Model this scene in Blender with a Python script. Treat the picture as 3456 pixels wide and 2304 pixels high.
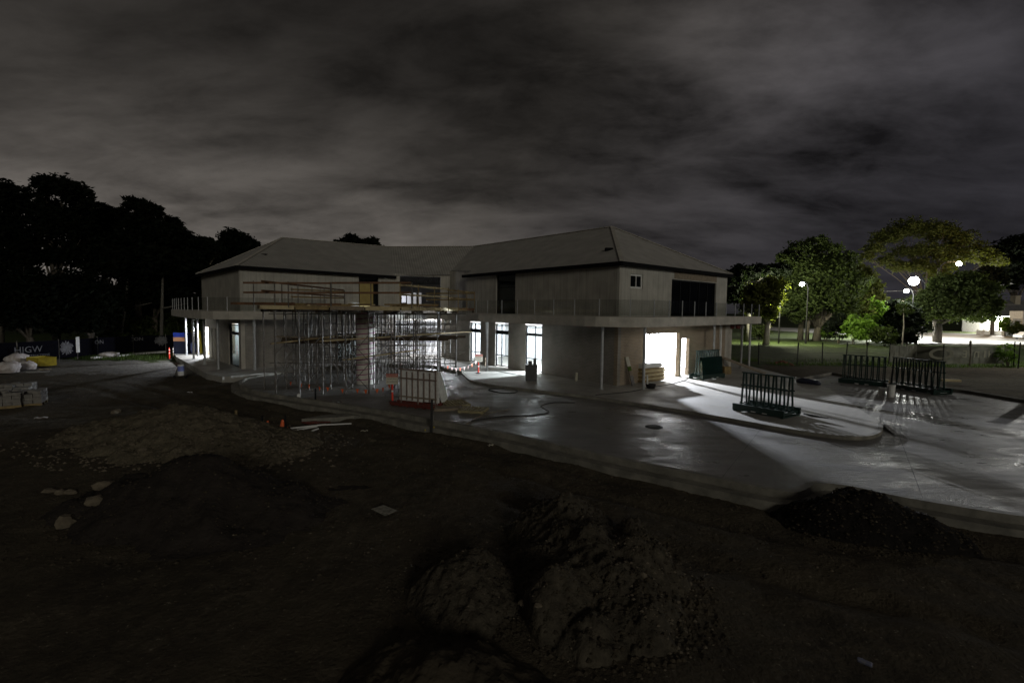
import bpy, bmesh, math, random
from mathutils import Vector, Matrix, noise
random.seed(7)
scene = bpy.context.scene
for o in list(bpy.data.objects):
    bpy.data.objects.remove(o)
C = scene.collection

# ------------------------------------------------------------------ camera
CAM_H = 4.6
F_PX = 1700.0                      # focal length in pixels of the 3456 px wide photo
PITCH = math.atan(107 / F_PX)
ROLL = math.radians(.65)
cam_d = bpy.data.cameras.new('camera')
cam_d.sensor_width = 36
cam_d.lens = F_PX / 3456 * 36
cam_d.clip_start = .1
cam_d.clip_end = 3000
cam = bpy.data.objects.new('camera', cam_d)
C.objects.link(cam)
cam.matrix_world = (Matrix.Translation((0, 0, CAM_H)) @ Matrix.Rotation(math.pi / 2 - PITCH, 4, 'X')
                    @ Matrix.Rotation(ROLL, 4, 'Z'))
scene.camera = cam

# ------------------------------------------------------------------ night sky
world = bpy.data.worlds.new("World")
scene.world = world
world.use_nodes = True
nt = world.node_tree
nt.nodes.clear()
N = nt.nodes.new
LK = nt.links.new


def wmath(op, a, b=None, clamp=False):
    n = N('ShaderNodeMath'); n.operation = op; n.use_clamp = clamp
    for i, v in enumerate((a, b)):
        if v is None: continue
        if isinstance(v, (int, float)): n.inputs[i].default_value = v
        else: LK(v, n.inputs[i])
    return n.outputs[0]


tc = N('ShaderNodeTexCoord')
sep = N('ShaderNodeSeparateXYZ'); LK(tc.outputs['Generated'], sep.inputs[0])
zc = wmath('MAXIMUM', sep.outputs['Z'], 0.0)
zz = wmath('ADD', zc, .26)
px_ = wmath('DIVIDE', sep.outputs['X'], zz)
py_ = wmath('DIVIDE', sep.outputs['Y'], zz)
cmb = N('ShaderNodeCombineXYZ'); LK(px_, cmb.inputs[0]); LK(py_, cmb.inputs[1])
mp = N('ShaderNodeMapping'); LK(cmb.outputs[0], mp.inputs['Vector'])
mp.inputs['Rotation'].default_value = (0, 0, math.radians(22))
mp.inputs['Scale'].default_value = (.75, 1.25, 1)
mp.inputs['Location'].default_value = (2.3, 7.1, 0)
n1 = N('ShaderNodeTexNoise'); LK(mp.outputs[0], n1.inputs['Vector'])
n1.inputs['Scale'].default_value = 1.15; n1.inputs['Detail'].default_value = 8; n1.inputs['Roughness'].default_value = .53
n1.inputs['Distortion'].default_value = .35
n2 = N('ShaderNodeTexNoise'); LK(mp.outputs[0], n2.inputs['Vector'])
n2.inputs['Scale'].default_value = 4.6; n2.inputs['Detail'].default_value = 8; n2.inputs['Roughness'].default_value = .62
n2.inputs['Distortion'].default_value = .3
cl = N('ShaderNodeMapRange'); LK(n1.outputs['Fac'], cl.inputs[0])
cl.inputs['From Min'].default_value = .41; cl.inputs['From Max'].default_value = .57
cl.inputs['To Min'].default_value = 0; cl.inputs['To Max'].default_value = 1
cl2 = N('ShaderNodeMapRange'); LK(n2.outputs['Fac'], cl2.inputs[0])
cl2.inputs['From Min'].default_value = .36; cl2.inputs['From Max'].default_value = .64
cl2.inputs['To Min'].default_value = .0; cl2.inputs['To Max'].default_value = 1
cloud = wmath('ADD', wmath('MULTIPLY', cl.outputs[0], .62), wmath('MULTIPLY', cl2.outputs[0], .38))
# glow of the town on the clouds: strongest low down ahead and to the left
dotn = N('ShaderNodeVectorMath'); dotn.operation = 'DOT_PRODUCT'
LK(tc.outputs['Generated'], dotn.inputs[0]); dotn.inputs[1].default_value = (-.60, .80, .10)
g1 = wmath('POWER', wmath('MAXIMUM', dotn.outputs['Value'], 0.0), 4.3)
el = wmath('SUBTRACT', 1.0, wmath('MULTIPLY', zc, 1.75), True)
el2 = wmath('POWER', el, 2.3)
glow = wmath('MULTIPLY', g1, el2)
dot2 = N('ShaderNodeVectorMath'); dot2.operation = 'DOT_PRODUCT'
LK(tc.outputs['Generated'], dot2.inputs[0]); dot2.inputs[1].default_value = (.42, .77, .48)
g2 = wmath('MULTIPLY', wmath('POWER', wmath('MAXIMUM', dot2.outputs['Value'], 0.0), 22.0), .26)
amount = wmath('ADD', wmath('MULTIPLY', glow, wmath('ADD', .34, wmath('MULTIPLY', cloud, .72))),
               wmath('MULTIPLY', wmath('ADD', g2, .085), cloud))
warm = N('ShaderNodeMixRGB'); warm.blend_type = 'MIX'
wz = wmath('ADD', wmath('MULTIPLY', sep.outputs['X'], -1.3), wmath('ADD', .75, wmath('MULTIPLY', zc, .9)), True)
LK(wz, warm.inputs['Fac'])
warm.inputs[1].default_value = (1.0, .95, 1.12, 1)
warm.inputs[2].default_value = (1.10, .99, .89, 1)
lvl = wmath('ADD', .0075, wmath('MULTIPLY', amount, .22))
sc_ = N('ShaderNodeVectorMath'); sc_.operation = 'SCALE'
LK(warm.outputs[0], sc_.inputs[0]); LK(lvl, sc_.inputs['Scale'])
bg = N('ShaderNodeBackground'); LK(sc_.outputs[0], bg.inputs['Color']); bg.inputs['Strength'].default_value = 1.0
wo = N('ShaderNodeOutputWorld'); LK(bg.outputs[0], wo.inputs['Surface'])

# faint broad light of the town from behind and to the right
sun_d = bpy.data.lights.new('sun', 'SUN')
sun_d.energy = .40
sun_d.angle = math.radians(14)
sun_d.color = (1.0, .95, .82)
sun = bpy.data.objects.new('sun', sun_d); C.objects.link(sun)
sun.rotation_euler = Vector((-.32, .90, -.24)).to_track_quat('-Z', 'Y').to_euler()

scene.view_settings.view_transform = 'Standard'
scene.view_settings.look = 'None'
scene.view_settings.exposure = 0
scene.view_settings.gamma = 1
scene.cycles.max_bounces = 8
scene.cycles.diffuse_bounces = 3
scene.cycles.glossy_bounces = 3
scene.cycles.transparent_max_bounces = 12
scene.cycles.sample_clamp_indirect = 3
scene.cycles.use_denoising = True
scene.cycles.caustics_reflective = False
scene.cycles.caustics_refractive = False


# ------------------------------------------------------------------ camera geometry, only for measuring the photo
def ray(px, py):
    u = px - 1728; v = py - 1152
    c, s = math.cos(ROLL), math.sin(ROLL)
    u2 = u * c + v * s; v2 = -u * s + v * c
    return Vector((u2, F_PX * math.cos(PITCH) - v2 * math.sin(PITCH), -F_PX * math.sin(PITCH) - v2 * math.cos(PITCH)))


def G(px, py, z=0.0):
    d = ray(px, py); t = (z - CAM_H) / d.z
    return Vector((d.x * t, d.y * t, z))


def V(px, py, Y):
    d = ray(px, py); t = Y / d.y
    return Vector((d.x * t, Y, CAM_H + d.z * t))


# ------------------------------------------------------------------ materials
def mat(name, c1, c2=None, rough=.75, metal=0.0, scale=3.0, bump=0.0, bscale=None, rough2=None, emit=None, estr=1.0,
        spec=.5, detail=6, stretch=None, dist=.02):
    m = bpy.data.materials.new(name); m.use_nodes = True
    t = m.node_tree; b = t.nodes['Principled BSDF']
    b.inputs['Base Color'].default_value = (*c1, 1)
    b.inputs['Roughness'].default_value = rough
    b.inputs['Metallic'].default_value = metal
    b.inputs['Specular IOR Level'].default_value = spec
    tcn = t.nodes.new('ShaderNodeTexCoord'); mpn = t.nodes.new('ShaderNodeMapping')
    t.links.new(tcn.outputs['Object'], mpn.inputs[0])
    if stretch: mpn.inputs['Scale'].default_value = stretch
    if c2 is not None or rough2 is not None:
        no = t.nodes.new('ShaderNodeTexNoise'); t.links.new(mpn.outputs[0], no.inputs['Vector'])
        no.inputs['Scale'].default_value = scale; no.inputs['Detail'].default_value = detail
        no.inputs['Roughness'].default_value = .62
        mr = t.nodes.new('ShaderNodeMapRange'); t.links.new(no.outputs['Fac'], mr.inputs[0])
        mr.inputs['From Min'].default_value = .34; mr.inputs['From Max'].default_value = .66
        if c2 is not None:
            mx = t.nodes.new('ShaderNodeMixRGB'); t.links.new(mr.outputs[0], mx.inputs[0])
            mx.inputs[1].default_value = (*c1, 1); mx.inputs[2].default_value = (*c2, 1)
            t.links.new(mx.outputs[0], b.inputs['Base Color'])
        if rough2 is not None:
            m2 = t.nodes.new('ShaderNodeMapRange'); t.links.new(mr.outputs[0], m2.inputs[0])
            m2.inputs['To Min'].default_value = rough; m2.inputs['To Max'].default_value = rough2
            t.links.new(m2.outputs[0], b.inputs['Roughness'])
    if bump:
        nb = t.nodes.new('ShaderNodeTexNoise'); t.links.new(mpn.outputs[0], nb.inputs['Vector'])
        nb.inputs['Scale'].default_value = bscale or scale * 4; nb.inputs['Detail'].default_value = 5
        bp = t.nodes.new('ShaderNodeBump'); bp.inputs['Strength'].default_value = bump
        bp.inputs['Distance'].default_value = dist
        t.links.new(nb.outputs['Fac'], bp.inputs['Height']); t.links.new(bp.outputs[0], b.inputs['Normal'])
    if emit is not None:
        b.inputs['Emission Color'].default_value = (*emit, 1); b.inputs['Emission Strength'].default_value = estr
    return m


def uvmat(name, kind, c1, c2, c3=None, rough=.8):
    """brick courses, upright sheet joints or roof ribs laid out in metres along the wall (UV)"""
    m = mat(name, c1, None, rough=rough)
    t = m.node_tree; b = t.nodes['Principled BSDF']
    uv = t.nodes.new('ShaderNodeTexCoord').outputs['UV']
    ob = t.nodes.new('ShaderNodeTexCoord').outputs['Object']
    no = t.nodes.new('ShaderNodeTexNoise'); t.links.new(ob, no.inputs['Vector']); no.inputs['Scale'].default_value = 1.1
    no.inputs['Detail'].default_value = 7
    bp = t.nodes.new('ShaderNodeBump')
    if kind == 'brick':
        br = t.nodes.new('ShaderNodeTexBrick'); t.links.new(uv, br.inputs['Vector'])
        br.inputs['Scale'].default_value = 1; br.inputs['Brick Width'].default_value = .29
        br.inputs['Row Height'].default_value = .095; br.inputs['Mortar Size'].default_value = .012
        br.inputs['Color1'].default_value = (*c1, 1); br.inputs['Color2'].default_value = (*c2, 1)
        br.inputs['Mortar'].default_value = (*c3, 1)
        col = br.outputs['Color']; hgt = br.outputs['Fac']; bp.invert = True
        bp.inputs['Strength'].default_value = .6; bp.inputs['Distance'].default_value = .01
    elif kind == 'sheet':
        mpn = t.nodes.new('ShaderNodeMapping'); t.links.new(uv, mpn.inputs[0]); mpn.inputs['Scale'].default_value = (5, .35, 1)
        n2_ = t.nodes.new('ShaderNodeTexNoise'); t.links.new(mpn.outputs[0], n2_.inputs['Vector']); n2_.inputs['Scale'].default_value = 1.2
        n2_.inputs['Detail'].default_value = 6
        mr = t.nodes.new('ShaderNodeMapRange'); t.links.new(n2_.outputs['Fac'], mr.inputs[0])
        mr.inputs['From Min'].default_value = .35; mr.inputs['From Max'].default_value = .65
        mx = t.nodes.new('ShaderNodeMixRGB'); t.links.new(mr.outputs[0], mx.inputs[0])
        mx.inputs[1].default_value = (*c1, 1); mx.inputs[2].default_value = (*c2, 1)
        br = t.nodes.new('ShaderNodeTexBrick'); t.links.new(uv, br.inputs['Vector'])
        br.inputs['Scale'].default_value = 1; br.inputs['Brick Width'].default_value = .6
        br.inputs['Row Height'].default_value = 9; br.inputs['Mortar Size'].default_value = .012
        br.offset = 0
        mj = t.nodes.new('ShaderNodeMixRGB'); t.links.new(br.outputs['Fac'], mj.inputs[0])
        t.links.new(mx.outputs[0], mj.inputs[1]); mj.inputs[2].default_value = (*c3, 1)
        col = mj.outputs[0]; hgt = n2_.outputs['Fac']
        bp.inputs['Strength'].default_value = .35; bp.inputs['Distance'].default_value = .02
    else:
        wv = t.nodes.new('ShaderNodeTexWave'); t.links.new(uv, wv.inputs['Vector']); wv.bands_direction = 'X'
        wv.inputs['Scale'].default_value = .5 * (1 / .76) * 2; wv.inputs['Distortion'].default_value = 0
        mx = t.nodes.new('ShaderNodeMixRGB'); t.links.new(wv.outputs['Fac'], mx.inputs[0])
        mx.inputs[1].default_value = (*c1, 1); mx.inputs[2].default_value = (*c2, 1)
        col = mx.outputs[0]; hgt = wv.outputs['Fac']
        bp.inputs['Strength'].default_value = .8; bp.inputs['Distance'].default_value = .035
    mu = t.nodes.new('ShaderNodeMixRGB'); mu.blend_type = 'MULTIPLY'; mu.inputs[0].default_value = .55
    t.links.new(col, mu.inputs[1]); t.links.new(no.outputs['Fac'], mu.inputs[2])
    ga = t.nodes.new('ShaderNodeBrightContrast'); t.links.new(mu.outputs[0], ga.inputs[0]); ga.inputs[1].default_value = .0
    t.links.new(ga.outputs[0], b.inputs['Base Color'])
    t.links.new(hgt, bp.inputs['Height']); t.links.new(bp.outputs[0], b.inputs['Normal'])
    return m


def glassmat(name, tint, gl=.1, rough=.03):
    m = bpy.data.materials.new(name); m.use_nodes = True
    t = m.node_tree; t.nodes.clear()
    tr = t.nodes.new('ShaderNodeBsdfTransparent'); tr.inputs[0].default_value = (*tint, 1)
    gs = t.nodes.new('ShaderNodeBsdfGlossy'); gs.inputs['Roughness'].default_value = rough
    gs.inputs[0].default_value = (.8, .85, .85, 1)
    mx = t.nodes.new('ShaderNodeMixShader'); mx.inputs[0].default_value = gl + .04
    t.links.new(tr.outputs[0], mx.inputs[1]); t.links.new(gs.outputs[0], mx.inputs[2])
    ou = t.nodes.new('ShaderNodeOutputMaterial'); t.links.new(mx.outputs[0], ou.inputs[0])
    return m


M = {}
M['brick'] = uvmat('brick', 'brick', (.42, .325, .215), (.34, .255, .17), (.46, .40, .32))
M['brick_grey'] = uvmat('brick_grey', 'brick', (.34, .31, .27), (.28, .26, .225), (.40, .37, .33))
M['cladding'] = uvmat('cladding', 'sheet', (.62, .60, .53), (.53, .51, .455), (.37, .35, .31))
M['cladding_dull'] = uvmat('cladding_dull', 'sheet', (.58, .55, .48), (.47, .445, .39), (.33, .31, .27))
M['roof'] = uvmat('roof', 'rib', (.46, .44, .40), (.62, .60, .55), rough=.5)
M['gutter'] = mat('gutter', (.010, .010, .011), rough=.9, spec=.05)
M['concrete_edge'] = mat('concrete_edge', (.50, .47, .41), (.36, .34, .30), scale=1.4, bump=.2, rough=.85)
M['kerb'] = mat('kerb', (.27, .255, .215), (.13, .125, .105), scale=1.8, bump=.4, rough=.8)
M['terrace'] = mat('terrace', (.36, .345, .31), (.25, .24, .215), scale=.55, rough=.42, rough2=.75, bump=.12, bscale=9)
M['interior'] = mat('interior', (.8, .8, .79), (.7, .7, .69), scale=1, rough=.8)
M['steel'] = mat('steel', (.45, .46, .47), (.33, .34, .35), scale=3, rough=.5, metal=.35)
M['galv'] = mat('galv', (.22, .21, .20), (.09, .075, .06), scale=6, rough=.5, metal=.35)
M['dark_metal'] = mat('dark_metal', (.014, .015, .017), rough=.8, spec=.15)
M['glass'] = glassmat('glass', (.86, .9, .9), .02)
M['dark_glass'] = glassmat('dark_glass', (.3, .33, .33), .02)
M['rail_glass'] = glassmat('rail_glass', (.86, .87, .86), .0)
M['timber'] = mat('timber', (.34, .25, .11), (.19, .14, .07), scale=3, rough=.8, stretch=(1, 1, 1))
M['timber_pale'] = mat('timber_pale', (.62, .52, .30), (.45, .37, .22), scale=4, rough=.8)
M['timber_red'] = mat('timber_red', (.20, .10, .05), (.10, .055, .03), scale=3, rough=.8)
M['plank'] = mat('plank', (.30, .24, .17), (.17, .14, .10), scale=5, rough=.85)
M['ply'] = mat('ply', (.42, .33, .12), (.34, .26, .09), scale=2, rough=.7)
M['green_steel'] = mat('green_steel', (.008, .035, .026), (.014, .03, .024), scale=9, rough=.45)
M['red'] = mat('red', (.75, .05, .02), rough=.5)
M['red_dirty'] = mat('red_dirty', (.17, .03, .02), (.08, .02, .015), scale=7, rough=.7)
M['orange'] = mat('orange', (.8, .14, .03), rough=.6)
M['white'] = mat('white', (.78, .78, .76), (.6, .6, .58), scale=3, rough=.6)
M['white_cloth'] = mat('white_cloth', (.72, .70, .70), (.42, .36, .33), scale=4, rough=.85, bump=.5, bscale=5)
M['black'] = mat('black', (.012, .012, .013), rough=.5)
M['rubber'] = mat('rubber', (.015, .015, .015), rough=.6)
M['yellow'] = mat('yellow', (.55, .44, .03), (.40, .32, .03), scale=4, rough=.65)
M['blue'] = mat('blue', (.02, .05, .38), (.02, .04, .26), scale=4, rough=.5)
M['navy'] = mat('navy', (.012, .015, .035), rough=.5)
M['dirt'] = mat('dirt', (.085, .07, .048), (.04, .034, .026), scale=1.3, rough=.95, bump=1, bscale=7, dist=.06, spec=.15)
M['rubble'] = mat('rubble', (.17, .145, .10), (.09, .078, .055), scale=5, rough=.95, bump=1, bscale=16, dist=.05, spec=.15)
M['dark_soil'] = mat('dark_soil', (.022, .019, .017), (.011, .01, .009), scale=6, rough=.97, bump=1, bscale=14, dist=.04, spec=.1)  # near black: lens vignette put into the soil colour
M['rock'] = mat('rock', (.20, .165, .115), (.11, .092, .066), scale=4, rough=.95, bump=.8, bscale=10)
M['paver'] = mat('paver', (.26, .245, .22), (.17, .16, .145), scale=6, rough=.9, bump=.5)
M['shade'] = mat('shade', (.20, .20, .16), (.12, .125, .10), scale=1.2, rough=.9)
M['banner'] = mat('banner', (.003, .003, .006), (.005, .005, .008), scale=2, rough=.9, spec=.05)
M['banner_ink'] = mat('banner_ink', (.16, .16, .17), (.07, .07, .08), scale=3, rough=.7)
M['purple'] = mat('purple', (.32, .03, .18), rough=.55)
M['tube_board'] = mat('tube_board', (.72, .70, .64), (.55, .52, .47), scale=5, rough=.8)
M['trunk'] = mat('trunk', (.13, .11, .085), (.06, .05, .04), scale=5, rough=.95, bump=.8, stretch=(1, 1, .3))
M['trunk_pale'] = mat('trunk_pale', (.34, .31, .27), (.2, .18, .15), scale=5, rough=.95, bump=.5, stretch=(1, 1, .3))


def leafmat(name, c1, c2):
    m = mat(name, c1, c2, rough=.75, scale=1.6, detail=3, spec=.15 if 'dark' in name else .35)
    t = m.node_tree; b = t.nodes['Principled BSDF']; ou = t.nodes['Material Output']
    tr = t.nodes.new('ShaderNodeBsdfTranslucent'); tr.inputs[0].default_value = (c2[0] * 1.3, c2[1] * 1.4, c2[2], 1)
    mx = t.nodes.new('ShaderNodeMixShader'); mx.inputs[0].default_value = .38
    t.links.new(b.outputs[0], mx.inputs[1]); t.links.new(tr.outputs[0], mx.inputs[2]); t.links.new(mx.outputs[0], ou.inputs[0])
    return m


M['leaf_dark'] = leafmat('leaf_dark', (.004, .006, .003), (.009, .013, .006))
M['leaf_mid'] = leafmat('leaf_mid', (.024, .038, .008), (.055, .075, .015))
M['leaf_gum'] = leafmat('leaf_gum', (.055, .062, .012), (.10, .11, .02))
M['leaf_light'] = leafmat('leaf_light', (.08, .15, .015), (.13, .22, .025))
M['grass'] = leafmat('grass', (.05, .085, .018), (.09, .14, .03))


# ------------------------------------------------------------------ mesh helpers
class MB:
    def __init__(self):
        self.v = []; self.f = []; self.uv = {}; self.mi = []

    def add(self, vs, fs, uvs=None, mi=0):
        n = len(self.v); self.v += [tuple(x) for x in vs]
        for i, f in enumerate(fs):
            if uvs is not None and uvs[i] is not None: self.uv[len(self.f)] = uvs[i]
            self.f.append([n + k for k in f]); self.mi.append(mi)

    def obox(self, c, ax, ay, az, hx, hy, hz, mi=0):
        c = Vector(c); vs = []
        for sx, sy, sz in ((-1, -1, -1), (1, -1, -1), (1, 1, -1), (-1, 1, -1), (-1, -1, 1), (1, -1, 1), (1, 1, 1), (-1, 1, 1)):
            vs.append(c + ax * (sx * hx) + ay * (sy * hy) + az * (sz * hz))
        self.add(vs, [(0, 3, 2, 1), (4, 5, 6, 7), (0, 1, 5, 4), (1, 2, 6, 5), (2, 3, 7, 6), (3, 0, 4, 7)], mi=mi)

    def box(self, x0, y0, z0, x1, y1, z1, rot=0, mi=0):
        cx, cy, cz = (x0 + x1) / 2, (y0 + y1) / 2, (z0 + z1) / 2
        c, s = math.cos(rot), math.sin(rot)
        self.obox((cx, cy, cz), Vector((c, s, 0)), Vector((-s, c, 0)), Vector((0, 0, 1)), abs(x1 - x0) / 2, abs(y1 - y0) / 2, abs(z1 - z0) / 2, mi)

    def bar(self, p, q, w, h, up=None, mi=0):
        p = Vector(p); q = Vector(q); d = q - p; L = d.length
        if L < 1e-6: return
        d /= L; up = Vector(up) if up else Vector((0, 0, 1))
        if abs(d.dot(up)) > .98: up = Vector((0, 1, 0))
        s = d.cross(up).normalized(); u = s.cross(d)
        self.obox((p + q) / 2, d, s, u, L / 2, w / 2, h / 2, mi)

    def tube(self, pts, r, n=6, caps=True, mi=0):
        pts = [Vector(p) for p in pts]
        rs = r if isinstance(r, (list, tuple)) else [r] * len(pts)
        rings = []; prev = None
        for i, p in enumerate(pts):
            d = (pts[min(i + 1, len(pts) - 1)] - pts[max(i - 1, 0)])
            d = d.normalized() if d.length > 1e-9 else Vector((0, 0, 1))
            if prev is None:
                a = d.cross(Vector((0, 0, 1)))
                if a.length < .05: a = d.cross(Vector((1, 0, 0)))
            else:
                a = prev - d * prev.dot(d)
            a.normalize(); prev = a; b = d.cross(a)
            rings.append([p + (a * math.cos(2 * math.pi * k / n) + b * math.sin(2 * math.pi * k / n)) * rs[i] for k in range(n)])
        vs = [x for r_ in rings for x in r_]; fs = []
        for i in range(len(pts) - 1):
            for k in range(n):
                fs.append((i * n + k, i * n + (k + 1) % n, (i + 1) * n + (k + 1) % n, (i + 1) * n + k))
        if caps:
            fs.append(tuple(range(n - 1, -1, -1))); fs.append(tuple((len(pts) - 1) * n + k for k in range(n)))
        self.add(vs, fs, mi=mi)

    def prism(self, poly, z0, z1, mi=0):
        n = len(poly)
        a = sum(poly[i][0] * poly[(i + 1) % n][1] - poly[(i + 1) % n][0] * poly[i][1] for i in range(n))
        if a < 0: poly = poly[::-1]
        vs = [(p[0], p[1], z0) for p in poly] + [(p[0], p[1], z1) for p in poly]
        from mathutils.geometry import tessellate_polygon
        tr = tessellate_polygon([[Vector((p[0], p[1], 0)) for p in poly]])
        fs = []
        for t_ in tr:
            a_, b_, c_ = t_
            ar = (poly[b_][0] - poly[a_][0]) * (poly[c_][1] - poly[a_][1]) - (poly[c_][0] - poly[a_][0]) * (poly[b_][1] - poly[a_][1])
            if ar < 0: a_, c_ = c_, a_
            fs.append((a_ + n, b_ + n, c_ + n)); fs.append((c_, b_, a_))
        for i in range(n):
            j = (i + 1) % n; fs.append((i, j, j + n, i + n))
        self.add(vs, fs, mi=mi)

    def lathe(self, c, prof, n=16, mi=0):
        c = Vector(c); vs = []; fs = []
        for r, z in prof:
            for k in range(n):
                vs.append(c + Vector((r * math.cos(2 * math.pi * k / n), r * math.sin(2 * math.pi * k / n), z)))
        for i in range(len(prof) - 1):
            for k in range(n):
                fs.append((i * n + k, i * n + (k + 1) % n, (i + 1) * n + (k + 1) % n, (i + 1) * n + k))
        fs.append(tuple(range(n - 1, -1, -1))); fs.append(tuple((len(prof) - 1) * n + k for k in range(n)))
        self.add(vs, fs, mi=mi)

    def build(self, name, m, parent=None, local=False, smooth=False, label=None):
        vs = self.v
        if parent is not None:
            org = ORG.get(parent.name, Vector((0, 0, 0)))
            if not local: vs = [(x - org.x, y - org.y, z - org.z) for x, y, z in vs]
        elif not local:
            xs = [v[0] for v in vs]; ys = [v[1] for v in vs]; zs = [v[2] for v in vs]
            org = Vector(((min(xs) + max(xs)) / 2, (min(ys) + max(ys)) / 2, min(zs)))
            vs = [(x - org.x, y - org.y, z - org.z) for x, y, z in vs]
        me = bpy.data.meshes.new(name); me.from_pydata(vs, [], self.f)
        ms = m if isinstance(m, (list, tuple)) else [m]
        for x in ms: me.materials.append(M[x] if isinstance(x, str) else x)
        if len(ms) > 1: me.polygons.foreach_set('material_index', self.mi)
        if self.uv:
            ul = me.uv_layers.new(name='UVMap')
            for fi, uvs in self.uv.items():
                p = me.polygons[fi]
                for k, li in enumerate(p.loop_indices): ul.data[li].uv = uvs[k]
        if smooth:
            me.polygons.foreach_set('use_smooth', [True] * len(me.polygons))
        me.update()
        o = bpy.data.objects.new(name, me); C.objects.link(o)
        if parent is not None:
            o.parent = parent; ORG[o.name] = ORG.get(parent.name, Vector((0, 0, 0))) if not local else Vector((0, 0, 0))
        elif not local:
            o.location = org; ORG[o.name] = org
        if label: o['label'] = label
        return o


ORG = {}


def tag(o, label=None, cat=None, group=None, kind=None):
    if label: o['label'] = label
    if cat: o['category'] = cat
    if group: o['group'] = group
    if kind: o['kind'] = kind
    return o


def empty(name, loc, label, cat, group=None, rz=0):
    o = bpy.data.objects.new(name, None); C.objects.link(o); o.location = loc; o.rotation_euler = (0, 0, rz)
    o.empty_display_size = .2
    ORG[o.name] = Vector(loc)
    return tag(o, label, cat, group)


def copy_tree(o, parent=None):
    c = o.copy(); C.objects.link(c); c.parent = parent
    for ch in list(o.children): copy_tree(ch, c)
    return c


def text_mb(s, size, origin, right, up, depth=.01, mirror=False):
    """letters as real geometry: origin is the lower left corner"""
    cu = bpy.data.curves.new('letters', 'FONT'); cu.body = s; cu.size = size; cu.extrude = depth / 2
    cu.resolution_u = 2
    ob = bpy.data.objects.new('letters', cu); C.objects.link(ob)
    dg = bpy.context.evaluated_depsgraph_get(); me = bpy.data.meshes.new_from_object(ob.evaluated_get(dg))
    right = Vector(right).normalized(); up = Vector(up).normalized(); nn = right.cross(up)
    xs = [v.co.x for v in me.vertices] or [0]; w = max(xs)
    mb = MB()
    vs = []
    for v in me.vertices:
        x = w - v.co.x if mirror else v.co.x
        vs.append(Vector(origin) + right * x + up * v.co.y + nn * v.co.z)
    mb.add(vs, [tuple(p.vertices) for p in me.polygons])
    bpy.data.objects.remove(ob); bpy.data.curves.remove(cu); bpy.data.meshes.remove(me)
    return mb


def smooth_line(pts, n=6):
    out = []
    P = [Vector((p[0], p[1], 0)) for p in pts]
    for i in range(len(P) - 1):
        p0 = P[max(i - 1, 0)]; p1 = P[i]; p2 = P[i + 1]; p3 = P[min(i + 2, len(P) - 1)]
        for k in range(n):
            t = k / n
            out.append(.5 * ((2 * p1) + (p2 - p0) * t + (2 * p0 - 5 * p1 + 4 * p2 - p3) * t * t + (3 * p1 - p0 - 3 * p2 + p3) * t ** 3))
    out.append(P[-1])
    return [(p.x, p.y) for p in out]


def offset_line(pts, d):
    out = []
    for i, p in enumerate(pts):
        a = Vector(pts[max(i - 1, 0)]); b = Vector(pts[min(i + 1, len(pts) - 1)])
        t = (b - a).normalized(); out.append((p[0] - t.y * d, p[1] + t.x * d))
    return out


def spot_lamp(name, loc, power, color, r, angle, parent=None):
    d = bpy.data.lights.new(name, 'SPOT'); d.energy = power; d.color = color; d.shadow_soft_size = r
    d.spot_size = math.radians(angle); d.spot_blend = .25
    o = bpy.data.objects.new(name, d); C.objects.link(o)
    o.parent = parent; o.location = Vector(loc) - ORG.get(parent.name, Vector((0, 0, 0)))
    return o


def point_lamp(name, loc, power, color=(1, 1, 1), r=.12, parent=None):
    d = bpy.data.lights.new(name, 'POINT'); d.energy = power; d.color = color; d.shadow_soft_size = r
    o = bpy.data.objects.new(name, d); C.objects.link(o)
    if parent is not None:
        o.parent = parent; o.location = Vector(loc) - ORG.get(parent.name, Vector((0, 0, 0)))
    else: o.location = loc
    return o

# ------------------------------------------------------------------ ground
TERR_S = [(-3.58, 36.24), (-3.04, 33.89), (-2.6, 32.35), (-1.97, 31.47), (-.79, 30.2), (1.35, 28.78), (4.09, 26.9), (6.8, 24.4), (8.04, 23.26),
          (9.54, 21.6), (10.78, 20.06), (11.79, 19.08), (12.7, 18.63), (13.59, 18.8), (14.58, 19.59), (15.56, 20.9)]
KERB = [(-16.3, 35.6), (-17.2, 34.0), (-17.2, 31.9), (-15.9, 29.4), (-13.8, 27.3), (-11.3, 25.7), (-9.0, 24.4), (-7.2, 23.4), (-5.13, 22.1), (-3.08, 20.6),
        (-1.35, 19.4), (.21, 18.24), (1.59, 17.07), (2.66, 16.14), (4.21, 14.9), (5.38, 14.05), (6.44, 13.22), (6.99, 12.87), (7.35, 12.77), (7.7, 12.95),
        (8.2, 13.36), (8.68, 13.44), (9.27, 13.15), (9.92, 12.5), (11.2, 11.66), (11.84, 11.34), (13.5, 10.6), (16, 9.6), (20, 8.2), (26, 6.5)]
BACKEDGE = [(34, 14), (30.5, 23), (27.75, 26.93), (27.5, 30.4), (25.4, 33.2), (24.7, 38.6), (20.5, 35.2)]
ks = smooth_line(KERB, 6)
ss = smooth_line(TERR_S, 5)


def smst(a, b, x):
    t = min(max((x - a) / (b - a), 0), 1); return t * t * (3 - 2 * t)


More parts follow.
